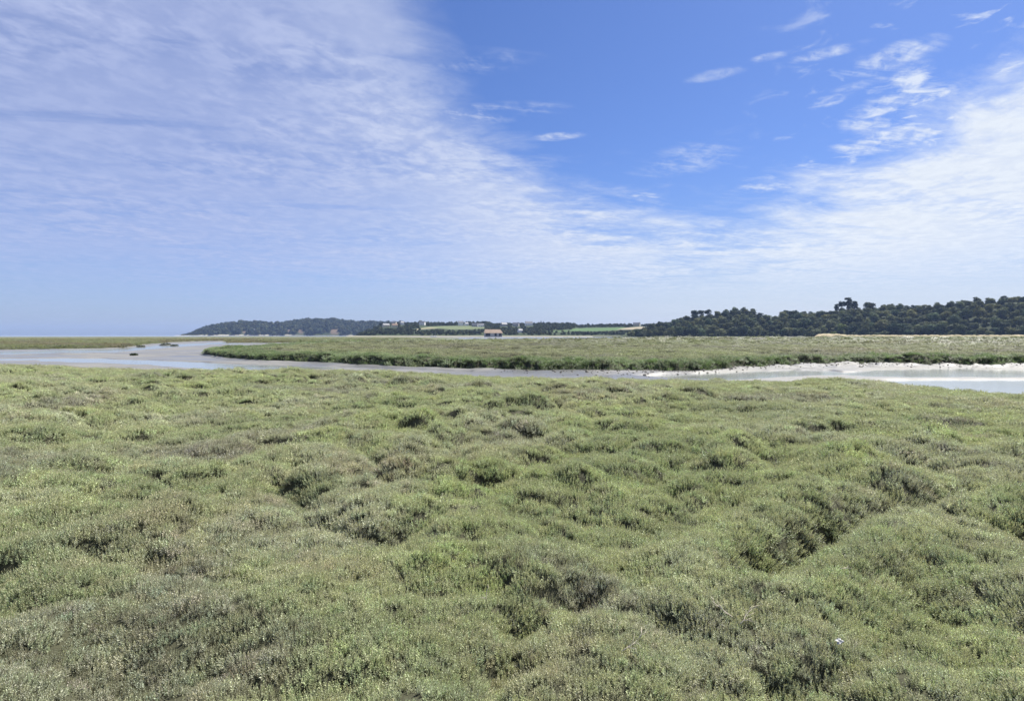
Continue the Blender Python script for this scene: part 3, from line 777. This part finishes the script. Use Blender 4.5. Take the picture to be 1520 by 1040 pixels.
def trunk_mesh(seed, h, rad, lean=.06, limbs=5, spread=.4, start=.35):
    g_ = np.random.default_rng(seed); mb = MB(); pts = []
    for i in range(6):
        t = i/5; pts.append((math.sin(t*2+seed)*lean*h*t, math.cos(t*1.7+seed)*lean*h*t, h*t - (.4 if i == 0 else 0)))
    mb.tube(pts, [rad*(1.25, .95, .8, .62, .42, .2)[i] for i in range(6)], 7)
    for j in range(limbs):
        t = start + (1-start)*j/limbs; i = min(int(t*5), 4); p = np.array(pts[i])+(np.array(pts[i+1])-np.array(pts[i]))*(t*5-i)
        th = j*2.4+seed; L = h*spread*g_.uniform(.7, 1.1)*(1.1-.5*t)
        mb.tube([p, p+np.array([math.cos(th)*L*.5, math.sin(th)*L*.5, L*.22]), p+np.array([math.cos(th)*L, math.sin(th)*L, L*.62])], [rad*.42, rad*.28, rad*.08], 5)
    me = bpy.data.meshes.new('trunk'); me.from_pydata(mb.v, [], mb.f); me.materials.append(M_bark)
    for p in me.polygons: p.use_smooth = True
    return me
def tree_kind(crown, trunk): return crown, trunk
BROAD = [(crown_mesh('crown', M_crown, 600+i, 11.5, 12.5, (11, 13, 10, 12, 9, 14, 12, 10)[i], 150, .82, (.06, .10, .04, .12, .08, .05, .1, .07)[i], (.8, .7, .85, .75, .9, .7, .8, .78)[i]), trunk_mesh(600+i, 8.6, .34)) for i in range(8)]
PALE = [(crown_mesh('crown', M_pale, 640+i, 10, 11, 11, 85, 1.0, .08, .8), trunk_mesh(640+i, 7.5, .3)) for i in range(2)]
PINE_FLAT = [(crown_mesh('crown', M_pine, 660+i, 13, 11.5, 10, 120, .85, .50, .75), trunk_mesh(660+i, 11.2, .36, .08, 6, .36, .55)) for i in range(3)]
CONIFER = [(crown_mesh('crown', M_pine, 680+i, 15, 7.0, 13, 75, .85, .16, .9), trunk_mesh(680+i, 13.8, .3, .02, 6, .18, .25)) for i in range(2)]
def plant_tree(name, kind, loc, s, sz, rz, label, group):
    o = empty(name, loc, rz); o.scale = (s, s, s*sz)
    obj('trunk', kind[1], o); obj('crown', kind[0], o)
    return tag(o, label, 'tree', group)
g_ = np.random.default_rng(55)
HILLG = 'trees of the wood on the right hill'
cand = []
tiers = [(.02, 8.8), (.20, 10.2), (.42, 10.8), (.66, 11.2), (.90, 10.6), (1.10, 11.5)]
for ti, (t, step) in enumerate(tiers):
    px = 932 + g_.random()*6
    while px < 1550:
        a = az_of(px); rr = R0 + t*RW + g_.normal()*5
        x_, y_ = rr*math.sin(a), rr*math.cos(a)
        T_ = float(rh_top(np.array(a)))
        crest_field = ti >= 4 and 1130 < px < 1158
        if ti < 2 and 1228 < px < 1258 and not (ti == 1 and px < 1240): crest_field = True
        if not (T_ < 3 and ti > 1) and not crest_field and not (t > .6 and T_ < 12):
            cand.append((px, ti, x_, y_, float(right_hill(np.array(x_), np.array(y_)))))
        px += step/ (R0/F) * g_.uniform(.85, 1.2) * (1.0 if px < 1365 else 1.45)
pale_px = [(1252, 1), (1238, 0)]
n_hill = 0
for j, (px, ti, x_, y_, z_) in enumerate(cand):
    kd = BROAD[int(g_.integers(0, 8))]; s_ = (g_.uniform(.78, 1.42) if ti < 4 else g_.uniform(.9, 1.08))*(1.0 if px > 985 else .85)
    lab = 'round dark green broadleaf tree packed into the wood on the right hill'
    nm = 'broadleaf_tree'
    plant_tree(nm, kd, (x_, y_, z_-.5), s_, (g_.uniform(.7, .95) if ti < 4 else g_.uniform(.72, .86)), g_.uniform(0, 6.28), lab, HILLG); n_hill += 1
print('hill trees', n_hill)
def hill_tree(name, kind, px, t, s_, sz, rz, label, group=None, sink=.4):
    a = az_of(px); rr = R0 + t*RW; x_, y_ = rr*math.sin(a), rr*math.cos(a)
    return plant_tree(name, kind, (x_, y_, float(right_hill(np.array(x_), np.array(y_)))-sink), s_, sz, rz, label, group)
hill_tree('broadleaf_tree', PALE[0], 1249, .12, 1.15, .95, .4, 'yellow green tree above the tan earth bank, palest crown of the wood')
hill_tree('broadleaf_tree', PALE[1], 1237, -.04, .85, .95, 2.0, 'small pale green rounded tree at the foot of the wood beside the tan earth bank')
PG = 'pines standing on the hill crest'
hill_tree('pine_tree', PINE_FLAT[0], 1031, .93, 1.28, .95, .3, 'flat crowned pine, left and widest of the crest clump left of the summit', PG)
hill_tree('pine_tree', PINE_FLAT[1], 1040, .97, 1.2, .95, 1.9, 'middle flat crowned pine of the clump on the crest left of the summit', PG)
hill_tree('pine_tree', PINE_FLAT[2], 1049.5, .92, 1.2, 1.0, 4.0, 'right-hand pine of the crest clump with sky showing under its crown', PG)
hill_tree('conifer_tree', CONIFER[0], 1241, 1.0, 1.12, 1.12, .8, 'thin spire of a conifer, leftmost of the tall trees on the right of the crest')
hill_tree('pine_tree', PINE_FLAT[1], 1249, 1.02, 1.0, 1.4, 2.6, 'slender pine with bare trunk just right of the conifer spire on the crest', PG)
hill_tree('conifer_tree', CONIFER[1], 1258, 1.02, 1.75, .95, 1.3, 'tallest broad dark conifer on the crest right of the slender pine')
hill_tree('conifer_tree', CONIFER[0], 1268, 1.04, 1.6, .86, 3.3, 'broad dark conifer touching the tallest one on its right side')
hill_tree('pine_tree', PINE_FLAT[0], 1291, 1.04, 1.75, .85, 5.0, 'spreading pine on the crest standing apart right of the conifer pair', PG, 5.0)
hill_tree('pine_tree', PINE_FLAT[2], 1313, 1.10, .62, 1.6, 1.0, 'thin small pine poking above the wood between spreading pine and right edge', PG, 4.5)

# woods that read as one mass
def wood(name, label, P_, s, coll, cols):
    n = len(P_)
    o = scatter(name, P_, np.stack([np.zeros(n), np.zeros(n), rng.uniform(0, 6.28, n)], 1), np.stack([s, s, s*rng.uniform(.75, 1.1, n)], 1), cols, rng.integers(0, len(coll.objects), n), coll)
    return tag(o, label, 'wood', kind='stuff')
proto_collection('wood_crown', [crown_mesh('crown', M_far, 700+i, 9.5, 11.5, 8, 60, 1.5, .02, .85) for i in range(5)])
WC = PROTO['wood_crown']
# undergrowth of the right hill
n = 2600
a = rng.uniform(az_of(925), az_of(1640), n); t = rng.uniform(-.04, 1.9, n); r = R0 + t*RW
x, y = r*np.sin(a), r*np.cos(a); z = right_hill(x, y)
px, py = project(x, y, z)
kp = (rh_top(a) > 2.0) & ~((px > 1128) & (px < 1160) & (t > .82))
x, y, z = x[kp], y[kp], z[kp]
wood('undergrowth', 'dark scrub filling the gaps between the trees on the right hill', np.stack([x, y, z-1.0], 1), rng.uniform(.35, .62, len(x)), WC, np.tile(BUSH, (len(x), 1)))
# headland
n = 5200
a = rng.uniform(az_of(262), az_of(640), n); r = D0 + rng.uniform(.01, 1.25, n)*DW
x, y = r*np.sin(a), r*np.cos(a); z = headland(x, y); px, py = project(x, y, z)
kp = (z > .8) & (hl_top(a) > 1.5) & (rng.random(n) < .55+.45*(hl_top(a) < 25))
for cx, cy, rx, ry in CLIFFS: kp &= np.hypot((px-cx)/rx, (py-cy)/ry) > .55+.5*rng.random(len(px))
x, y, z = x[kp], y[kp], z[kp]
hs = np.clip(hl_top(np.arctan2(x, y))/38, .22, 1)
wood('distant_wood', 'dark continuous wood covering the left headland', np.stack([x, y, z-2*hs], 1), rng.uniform(.8, 2.1, len(x))*hs, WC, np.tile(BUSH, (len(x), 1)))
# middle hills: wood between the fields
HOUSES = [(573,485.2,15,7,4.2,'cream','grey','long cream farmhouse with grey roof at the wood edge left of the green field'),
 (585,481.6,11,7,4.2,'cream','grey','small cream house, upper of two among the trees left of the green field'),
 (586,485.3,12,7,4.0,'cream','brown','small cream house, lower of two among the trees left of the green field'),
 (597,482.2,8,6.5,5.5,'white','grey','narrow bright white house gable among the dark trees left of the round tree'),
 (627,482.3,13,8,5.0,'white','grey','white gabled house under a round tree at the top left of the green field'),
 (684,483.2,11,8,6.5,'white','grey','tall white house, brightest one on the upper edge of the green field'),
 (692.5,483.2,8,6,4.5,'white','grey','small white house next to the tall bright one above the green field'),
 (705,484.6,13,7,4.0,'stone','grey','low grey stone house at the right end of the green field'),
 (714,485.0,13,7,4.0,'white','grey','low white house with grey roof at the right end of the green field'),
 (748,484.2,14,8,4.8,'stone','grey','grey stone house above the barn, leftmost of the hillside village'),
 (766,484.2,14,8,4.8,'stone','grey','grey stone house in the middle of the hillside village'),
 (785,483.2,17,9,5.6,'white','grey','long pale house with slate roof at the top right of the village'),
 (772,493.4,8,6,4.0,'white','grey','tiny white cottage low among trees right of the barn'),
 (945,483.8,16,8,4.6,'cream','grey','cream house above the tan field beside the big wooded hill'),
 (376,491.2,44,9,4.0,'cream','grey','long low pale building in the trees of the left headland')]
n = 5200
a = rng.uniform(az_of(530), az_of(985), n); t = rng.uniform(.0, 1.12, n)**.9; r = E0 + t*EW
x, y = r*np.sin(a), r*np.cos(a); z = mid_hill(x, y); px, py = project(x, y, z)
kp = (z > 1.6)
dm = np.full(n, 99.0)
for poly, fc in FIELDS: dm = np.minimum(dm, inside_soft(px, py+.0, poly, 2.0))
kp &= dm > 1.2
# the crowns in front of a field or house must not hide it
for poly, fc in FIELDS: kp &= inside_soft(px, py-3.2, poly, 1.4) > .3
for h_ in HOUSES[:-1]: kp &= ~((np.abs(px-h_[0]) < h_[2]*.40+1) & (py > h_[1]-.8) & (py < h_[1]+4.0))
kp &= ~((px > 714) & (px < 749) & (t < .10))
x, y, z, t_, px, py = x[kp], y[kp], z[kp], t[kp], px[kp], py[kp]
s_ = rng.uniform(.34, .62, len(x))*(1+.25*(t_ > .93))
wood('distant_wood', 'dark woods and hedges between the fields of the middle hills', np.stack([x, y, z-.8], 1), s_, WC, np.tile(BUSH, (len(x), 1)))
def mid_tree(name, kind, px, py, s_, sz, label, group=None):
    x_, y_, z_ = find(px, py, mid_hill, E0, E0+EW*1.05)
    return plant_tree(name, kind, (x_, y_, z_-.4), s_, sz, px, label, group)
mid_tree('broadleaf_tree', BROAD[2], 624, 481.5, .92, 1.05, 'big round tree standing behind the white gabled house on the skyline')
mid_tree('broadleaf_tree', BROAD[4], 635.5, 481.5, .62, 1.1, 'smaller round tree on the skyline right of the white gabled house')
for px, hh in ((800, .62), (803, .8), (806.5, .7)):
    mid_tree('poplar_tree', CONIFER[0], px, 481.5, hh*.62, 1.5, 'pointed dark tree, %s of three skyline spires right of the village' % {800: 'left and shortest', 803: 'middle and tallest', 806.5: 'right-hand one'}[px], 'three spires on the skyline')
mid_tree('pine_tree', PINE_FLAT[0], 873, 484, .66, 1.0, 'flat topped pine rising alone on the skyline above the bright green field')
mid_tree('conifer_tree', CONIFER[1], 927, 484, .5, 1.1, 'small pointed conifer on the skyline above the right end of the green field')
for i, (px, py) in enumerate(((815, 494), (826, 494.5), (835, 493.5))):
    mid_tree('broadleaf_tree', BROAD[i], px, py, .5, .9, 'dark bushy tree, %s of three by the shore below the bright green field' % ('left', 'middle', 'right')[i], 'bushy trees by the far shore')

# ------------------------------------------------------------------ houses
PAINT = {'white': worn('white_render', (.86, .85, .82), (.78, .77, .74), .8), 'cream': worn('cream_render', (.60, .55, .42), (.52, .47, .36), .8), 'stone': worn('grey_stone', (.36, .35, .34), (.46, .45, .44), 1.5)}
ROOF = {'grey': worn('slate_roof', (.10, .105, .125), (.15, .155, .175), 1.2, .6, .4), 'brown': worn('brown_roof', (.22, .15, .11), (.28, .2, .15), 1.2), 'tan': worn('tan_roof', (.36, .27, .195), (.29, .215, .155), .35)}
M_glass = worn('window_glass', (.03, .035, .04), (.05, .055, .06), 1, .15, .5)
M_door = worn('door_paint', (.12, .15, .2), (.15, .18, .23), 1)
def house(loc, rz, w_, d_, h_, wall, roof, label, name='house'):
    o = empty(name, loc, rz); hw, hd = w_/2, d_/2; rh = d_*.45
    mb = MB(); mb.box(-hw, hw, -hd, hd, -1.5, h_)
    for s_ in (-1, 1):      # gable ends
        xe = s_*hw
        mb.prism([(-hd, h_), (hd, h_), (0, h_+rh)], xe-.15*(s_ > 0)*2, xe+.3*(s_ < 0)) if False else None
        b = len(mb.v); mb.v += [(xe, -hd, h_), (xe, hd, h_), (xe, 0, h_+rh), (xe-s_*.3, -hd, h_), (xe-s_*.3, hd, h_), (xe-s_*.3, 0, h_+rh)]
        mb.f += [(b, b+1, b+2), (b+5, b+4, b+3), (b, b+2, b+5, b+3), (b+1, b+4, b+5, b+2)]
    mb.build('wall', PAINT[wall], o)
    mr = MB()
    for s_ in (-1, 1):
        y0, z0, y1, z1 = s_*(hd+.35), h_-.28, 0, h_+rh+.03
        v = [(x_, yy, zz_+dz) for dz in (.02, .24) for (yy, zz_) in ((y0, z0), (y1, z1)) for x_ in (-hw-.25, hw+.25)]
        mr.add(v, [(0,2,3,1),(4,5,7,6),(0,1,5,4),(2,6,7,3),(0,4,6,2),(1,3,7,5)])
    ro = mr.build('roof', ROOF[roof], o)
    for s_ in (-1, 1):
        mc = MB(); mc.box(s_*(hw-.9)-.4, s_*(hw-.9)+.4, -.45, .45, h_+rh-.4, h_+rh+1.1); mc.build('chimney', PAINT['stone'], ro)
    n_ = max(2, int(w_/4))
    for i in range(n_):
        cx = -hw + w_*(i+.5)/n_
        if i == n_//2:
            md = MB(); md.box(cx-.5, cx+.5, -hd-.06, -hd+.05, 0, 2.1); md.build('door', M_door, o)
        else:
            mw = MB(); mw.box(cx-.55, cx+.55, -hd-.05, -hd+.05, 1.0, 2.4); mw.build('window', M_glass, o)
    return tag(o, label, 'house', 'houses on the far hills')
for i, (px, py, w_, d_, h_, wa, ro, lab) in enumerate(HOUSES):
    if px == 376: x_, y_, z_ = find(px, py, headland, D0, D0+DW); nm = 'farm_building'
    else: x_, y_, z_ = find(px, py, mid_hill, E0, E0+EW*.98); nm = 'house'
    o = house((x_, y_, z_), -az_of(px) + (.5 if i % 3 == 0 else -.35 if i % 3 == 1 else 1.1 if px in (597,) else .15), w_, d_, h_, wa, ro, lab, nm)
# barn by the shore
x_, y_, z_ = at(732, 497, 2.25); r_ = 985.0; a_ = az_of(732)
br = empty('barn', (r_*math.sin(a_), r_*math.cos(a_), 1.2), -a_+.12)
tag(br, 'long barn by the shore with a wide tan tiled roof and whitewashed wall', 'barn')
mb = MB(); mb.box(-14, 14, -5.6, 5.6, -3, 4.4)
mb.build('wall', PAINT['stone'], br)
mr = MB()
v = [(-15.2, -6.6, 3.9), (15.2, -6.6, 3.9), (11.8, 0, 9.6), (-13.4, 0, 9.9), (-15.2, 6.6, 3.9), (15.2, 6.6, 3.9)]
v2 = [(p[0], p[1], p[2]+.35) for p in v]
mr.add(v+v2, [(6,7,8,9), (9,8,11,10), (7,11,8), (6,9,10), (0,3,2,1), (3,4,5,2), (1,2,5), (0,4,3), (0,1,7,6), (1,5,11,7), (5,4,10,11), (4,0,6,10)])
mr.build('roof', ROOF['tan'], br)
M_dark = worn('dark_opening', (.02, .02, .02), (.04, .035, .03), 1)
for x0, x1 in ((-13, -5.2), (1.6, 5.2), (8.6, 13.2)):
    mo = MB(); mo.box(x0, x1, -5.75, -5.5, -.6, 3.7); mo.build('doorway', M_dark, br)
# shore apron for the barn
ap = MB()
# ------------------------------------------------------------------ boats with masts on the far shore
M_hull = worn('boat_paint', (.75, .75, .74), (.66, .66, .65), 1, .4, .4); M_mast = worn('mast_metal', (.6, .6, .6), (.5, .5, .5), 1, .4, .5)
for px, L, mh_, lab in ((641.5, 6.5, 7.5, 'small white sailing boat with shorter mast moored off the far shore'), (645.8, 7.5, 9.0, 'white sailing boat with taller mast moored right of a smaller one')):
    a_ = az_of(px); r_ = 1000.0
    o = empty('sailing_boat', (r_*math.sin(a_), r_*math.cos(a_), -.72), .9+a_); tag(o, lab, 'boat', 'sailing boats moored off the far shore')
    st = [(-L/2, 1.0, 1.0), (-L*.2, 1.2, .95), (L*.15, 1.1, 1.0), (L*.38, .6, 1.12), (L/2, .04, 1.25)]
    V_, F_ = [], []
    for sx_, hw, hz in st: V_ += [(sx_, -hw, hz), (sx_*.94, -hw*.55, .1), (sx_*.92, 0, -.25), (sx_*.94, hw*.55, .1), (sx_, hw, hz)]
    for i in range(4):
        for j in range(4): F_.append((i*5+j, i*5+j+1, i*5+j+6, i*5+j+5))
        F_.append((i*5+4, i*5, i*5+5, i*5+9))
    F_ += [(4, 3, 2, 1, 0)]
    mh2 = MB(); mh2.add(V_, F_); mh2.build('hull', M_hull, o)
    mc = MB(); mc.prism([(-L*.2, .98), (-L*.2, 1.45), (L*.12, 1.5), (L*.22, 1.05)], -.6, .6); mc.build('cabin', M_hull, o)
    mm = MB(); mm.tube([(L*.08, 0, 1.0), (L*.08, 0, 1+mh_)], [.1, .06], 6); mm.tube([(L*.08, 0, 2.0), (-L*.36, 0, 1.9)], .06, 6); mm.build('mast', M_mast, o)

# ------------------------------------------------------------------ earth bank at the foot of the wood
M_bank, k, out = new_mat('dry_earth_bank')
geo = k.new('ShaderNodeNewGeometry').outputs['Position']
n1 = k.noise(geo, .18, 6, .65); n2 = k.noise(geo, 1.2, 5, .65)
a = k.new('ShaderNodeAttribute', attribute_type='GEOMETRY', attribute_name='land').outputs['Vector']
principled(k, out, k.mix(k.ss(.45, .65, n1), a, k.mix(1.0, a, (.6, .62, .55), 'MULTIPLY')), .9, .1, bump(k, n2, .6, .3))
As = np.linspace(az_of(1200), az_of(1640), 260); cs = np.linspace(-1, 1, 25)
A, Cc = np.meshgrid(As, cs, indexing='ij')
u = (A-As[0])
top = 3.6*smooth(az_of(1203), az_of(1216), A)*(1-.28*smooth(az_of(1236), az_of(1262), A)) + .5*fbm(A*300, Cc*1.2, 531, 4)
hgt = top*np.clip(1-np.abs(Cc)**1.8, 0, 1)
rr = 560 + Cc*9 + 6*fbm(A*40, A*0, 533, 3)
Vb = np.stack([rr*np.sin(A), rr*np.cos(A), hgt-.35], -1).reshape(-1, 3)
nb, mbk = A.shape
i = (np.arange(nb-1)[:, None]*mbk + np.arange(mbk-1)[None, :]).ravel()
landc = lerp(np.tile(np.array((.40, .34, .22)), (nb*mbk, 1)), np.array((.17, .17, .10)), smooth(az_of(1232), az_of(1246), A.ravel())*smooth(.9, .55, hgt.ravel()/np.maximum(top.ravel(), .1)))
eb = obj('earth_bank', np_mesh('earth_bank', Vb, np.stack([i, i+1, i+mbk+1, i+mbk], 1), M_bank, True, {'land': ('FLOAT_VECTOR', 'POINT', landc)}))
tag(eb, 'low dry earth bank with tan grass below the wooded hill', 'bank', kind='structure')

# ------------------------------------------------------------------ hummocks on the mud
M_humm = worn('wet_peat', (.035, .04, .035), (.06, .065, .05), 3, .7, .3)
def hummock(px, py, L, W, H, label):
    x_, y_, z_ = at(px, py, -.6)
    o = empty('mud_hummock', (x_, y_, -.62), -az_of(px)); tag(o, label, 'hummock', 'dark hummocks on the left mudflat')
    A_ = np.linspace(0, 2*np.pi, 40, endpoint=False); rs = np.linspace(0, 1, 9)
    AA, RR = np.meshgrid(A_, rs)
    rad_ = RR*(1+.22*fbm(np.cos(AA)*1.6+px, np.sin(AA)*1.6, 541, 3))
    xx = rad_*np.cos(AA)*L/2; yy = rad_*np.sin(AA)*W/2
    zz_ = H*np.clip(1-RR**3, 0, 1)*(.8+.35*fbm(xx*1.2+px, yy*1.2, 543, 3)) - .1
    V_ = np.stack([xx, yy, zz_], -1).reshape(-1, 3); m_ = 40
    F_ = [(i*m_+j, i*m_+(j+1) % m_, (i+1)*m_+(j+1) % m_, (i+1)*m_+j) for i in range(8) for j in range(m_)]
    obj('mud_base', np_mesh('mud_base', V_, F_, M_humm), o)
    g2 = np.random.default_rng(int(px)); Vt, Ft, T = [], [], []
    for s in range(240):
        rr_ = math.sqrt(g2.random())*.72; th = g2.random()*6.283
        b = np.array([rr_*math.cos(th)*L/2, rr_*math.sin(th)*W/2, H*(1-rr_**3)*.75-.05]); h2 = g2.uniform(.12, .34)
        d_ = np.array([g2.normal()*.3, g2.normal()*.3, 1.0])*h2; sd = np.array([math.cos(th*3), math.sin(th*3), 0])*.035
        i_ = len(Vt); Vt += [b-sd, b+sd, b+d_+sd*.2, b+d_-sd*.2]; Ft.append((i_, i_+1, i_+2, i_+3))
    obj('grass_top', np_mesh('grass_top', Vt, Ft, M_hgrass, False), o)
M_hgrass = worn('hummock_grass', (.05, .075, .03), (.08, .1, .045), 2, .8, .15)
hummock(246, 512.2, 3.4, 2.2, .62, 'largest dark hummock standing on the mud by the left water')
hummock(259, 513.2, 2.6, 1.5, .26, 'low dark hummock touching the right side of the largest one')
hummock(209, 514.6, 2.6, 1.2, .22, 'small flat dark hummock on the mud below the left marsh edge')
hummock(199, 527.2, 1.4, .8, .13, 'smallest dark hummock alone on the mud bar between the two waters')

# ------------------------------------------------------------------ clods fallen from the bank
M_clod = worn('mud_clod', (.11, .105, .09), (.21, .2, .175), 6, .8, .2)
def clod(seed):
    g2 = np.random.default_rng(seed); A2, B2 = np.meshgrid(np.linspace(0, 2*np.pi, 14, endpoint=False), np.linspace(-.5, 1, 8)*np.pi/2)
    q = np.stack([np.cos(A2)*np.cos(B2), np.sin(A2)*np.cos(B2), np.sin(B2)*.7], -1)
    q = q*(1+.45*fbm(q[..., 0]*1.8+seed*3, q[..., 1]*1.8+q[..., 2], 571, 3))[..., None]
    return np_mesh('clod', q.reshape(-1, 3), [(i*14+j, i*14+(j+1) % 14, (i+1)*14+(j+1) % 14, (i+1)*14+j) for i in range(7) for j in range(14)], M_clod)
proto_collection('mud_clod', [clod(i) for i in range(5)])
n = 1500
a = az_of(700) + (az_of(1560)-az_of(700))*rng.random(n)**.62
dd = np.abs(rng.normal(0, 1.0, n))**1.6
r = isl_near(a) - dd*1.3 + .5
spit = (rng.random(n) < .22) & (a > az_of(1130)) & (a < az_of(1275)); r = np.where(spit, near_edge(a)*1.07 + rng.normal(0, 1.1, n), r)
x, y = r*np.sin(a), r*np.cos(a); z = mud_height(x, y); ok = z > -.74
x, y, z = x[ok], y[ok], z[ok]; n = len(x); s_ = np.minimum(np.exp(rng.normal(-3.0, .5, n)), .13)
o = scatter('mud_clods', np.stack([x, y, z+.01], 1), np.stack([rng.normal(0, .3, n), rng.normal(0, .3, n), rng.uniform(0, 6.28, n)], 1), np.stack([s_, s_*.8, s_*.8], 1), np.tile((.1, .1, .1), (n, 1)), rng.integers(0, 5, n), PROTO['mud_clod'])
tag(o, 'dark clods of mud fallen from the far bank of the channel', 'mud clods', kind='stuff')

# ------------------------------------------------------------------ dead twigs and a pale scrap in the foreground
M_twig = worn('bleached_twig', (.62, .56, .46), (.48, .42, .33), 30, .8, .2)
def ground(px, py):
    x_, y_, _ = at(px, py, 0.0)
    for _ in range(6):
        z_ = float(near_height(np.array([x_]), np.array([y_]))[0][0])+.09
        x_, y_, _ = at(px, py, z_)
    return x_, y_, z_
def twig(px, py, L, ang, rise, forks, label, seed):
    g2 = np.random.default_rng(seed); x_, y_, z_ = ground(px, py)
    mb = MB(); d_ = np.array([math.cos(ang)*math.cos(rise), math.sin(ang)*math.cos(rise), math.sin(rise)])
    pts = [np.array([0, 0, -.02])]
    for i in range(5): pts.append(pts[-1] + (d_ + g2.normal(size=3)*.28)*L/5)
    mb.tube(pts, [.0035, .0032, .0028, .0024, .002, .0012], 5)
    for f in range(forks):
        i = 1 + f % 4; e = d_ + g2.normal(size=3)*.7; e[2] = abs(e[2]); e /= np.linalg.norm(e)
        q = pts[i]+e*L*.22; mb.tube([pts[i], q, q+(e+g2.normal(size=3)*.4)*L*.18], [.0024, .002, .001], 5)
    o = mb.build('dead_twig', M_twig, None, (x_, y_, z_), True)
    return tag(o, label, 'twig', 'bleached twigs in the foreground shrubs')
twig(1098, 922, .22, .4, .35, 6, 'pale much forked twig in the grey shrubs left of the white scrap', 1)
twig(1088, 912, .16, 2.4, .5, 4, 'shorter pale twig just behind the much forked one', 2)
twig(1246, 840, .10, .2, .15, 2, 'tiny pale twig on the near edge of the gully', 3)
twig(528, 809, .11, .0, .12, 2, 'pale stick lying flat on grey shrubs above the brown cushion', 4)
twig(722, 888, .14, 1.2, 1.3, 1, 'bent pale stalk standing beside a dark hollow in the shrubs', 5)
twig(337, 852, .15, 1.0, 1.45, 0, 'straight pale stem standing upright among the left shrubs', 6)
twig(923, 962, .26, .3, .5, 5, 'long pale forked twig near the bottom centre right', 7)
twig(262, 772, .20, .5, .3, 4, 'thin pale twig lying over the dry brown shrubs at far left', 8)
x_, y_, z_ = ground(1245, 953)
M_scrap = worn('white_scrap', (.60, .60, .58), (.45, .45, .43), 40, .6, .3)
A_ = np.linspace(0, 1, 9); U, Vv = np.meshgrid(A_, A_)
fx = (U-.5)*.085; fy = (Vv-.5)*.05; fz = .022*fbm(U*2.4, Vv*2.4, 551, 3) + .018*np.abs(np.sin(U*5+Vv*2)) + .01
top_ = np.stack([fx+.01*fbm(U*3, Vv*3, 553, 2), fy+.012*fbm(U*3+4, Vv*3, 554, 2), fz], -1).reshape(-1, 3)
bot_ = top_ - np.array([0, 0, .004])
i = (np.arange(8)[:, None]*9 + np.arange(8)[None, :]).ravel(); fq = np.stack([i, i+1, i+10, i+9], 1)
ring = list(range(0, 9)) + list(range(17, 81, 9)) + list(range(79, 71, -1)) + list(range(63, 0, -9))
sidef = [(ring[j], ring[(j+1) % len(ring)], ring[(j+1) % len(ring)]+81, ring[j]+81) for j in range(len(ring))]
so_ = obj('white_scrap', np_mesh('white_scrap', np.concatenate([top_, bot_]), np.concatenate([fq, fq[:, ::-1]+81, np.array(sidef)]), M_scrap), None, (x_, y_, z_))
so_.rotation_euler = (.5, 0, .4); so_.scale = (.72, .72, .72)
tag(so_, 'small crumpled white scrap caught in the shrubs at lower right', 'scrap')

# ------------------------------------------------------------------ air
M_air, k, out = new_mat('haze')
v = k.new('ShaderNodeVolumePrincipled'); v.inputs['Density'].default_value = 7.5e-5
v.inputs['Color'].default_value = (.40, .56, .94, 1); v.inputs['Anisotropy'].default_value = .1
v.inputs['Density Attribute'].default_value = ''; v.inputs['Color Attribute'].default_value = ''; v.inputs['Temperature Attribute'].default_value = ''
k.l.new(v.outputs[0], out.inputs['Volume'])
try: M_air.cycles.homogeneous_volume = True
except Exception: pass
mb = MB(); mb.box(-7600, 7600, -160, 7600, -2.2, 110)
hz = mb.build('haze', M_air); tag(hz, 'thin blue sea haze over the whole estuary', 'haze', kind='stuff')
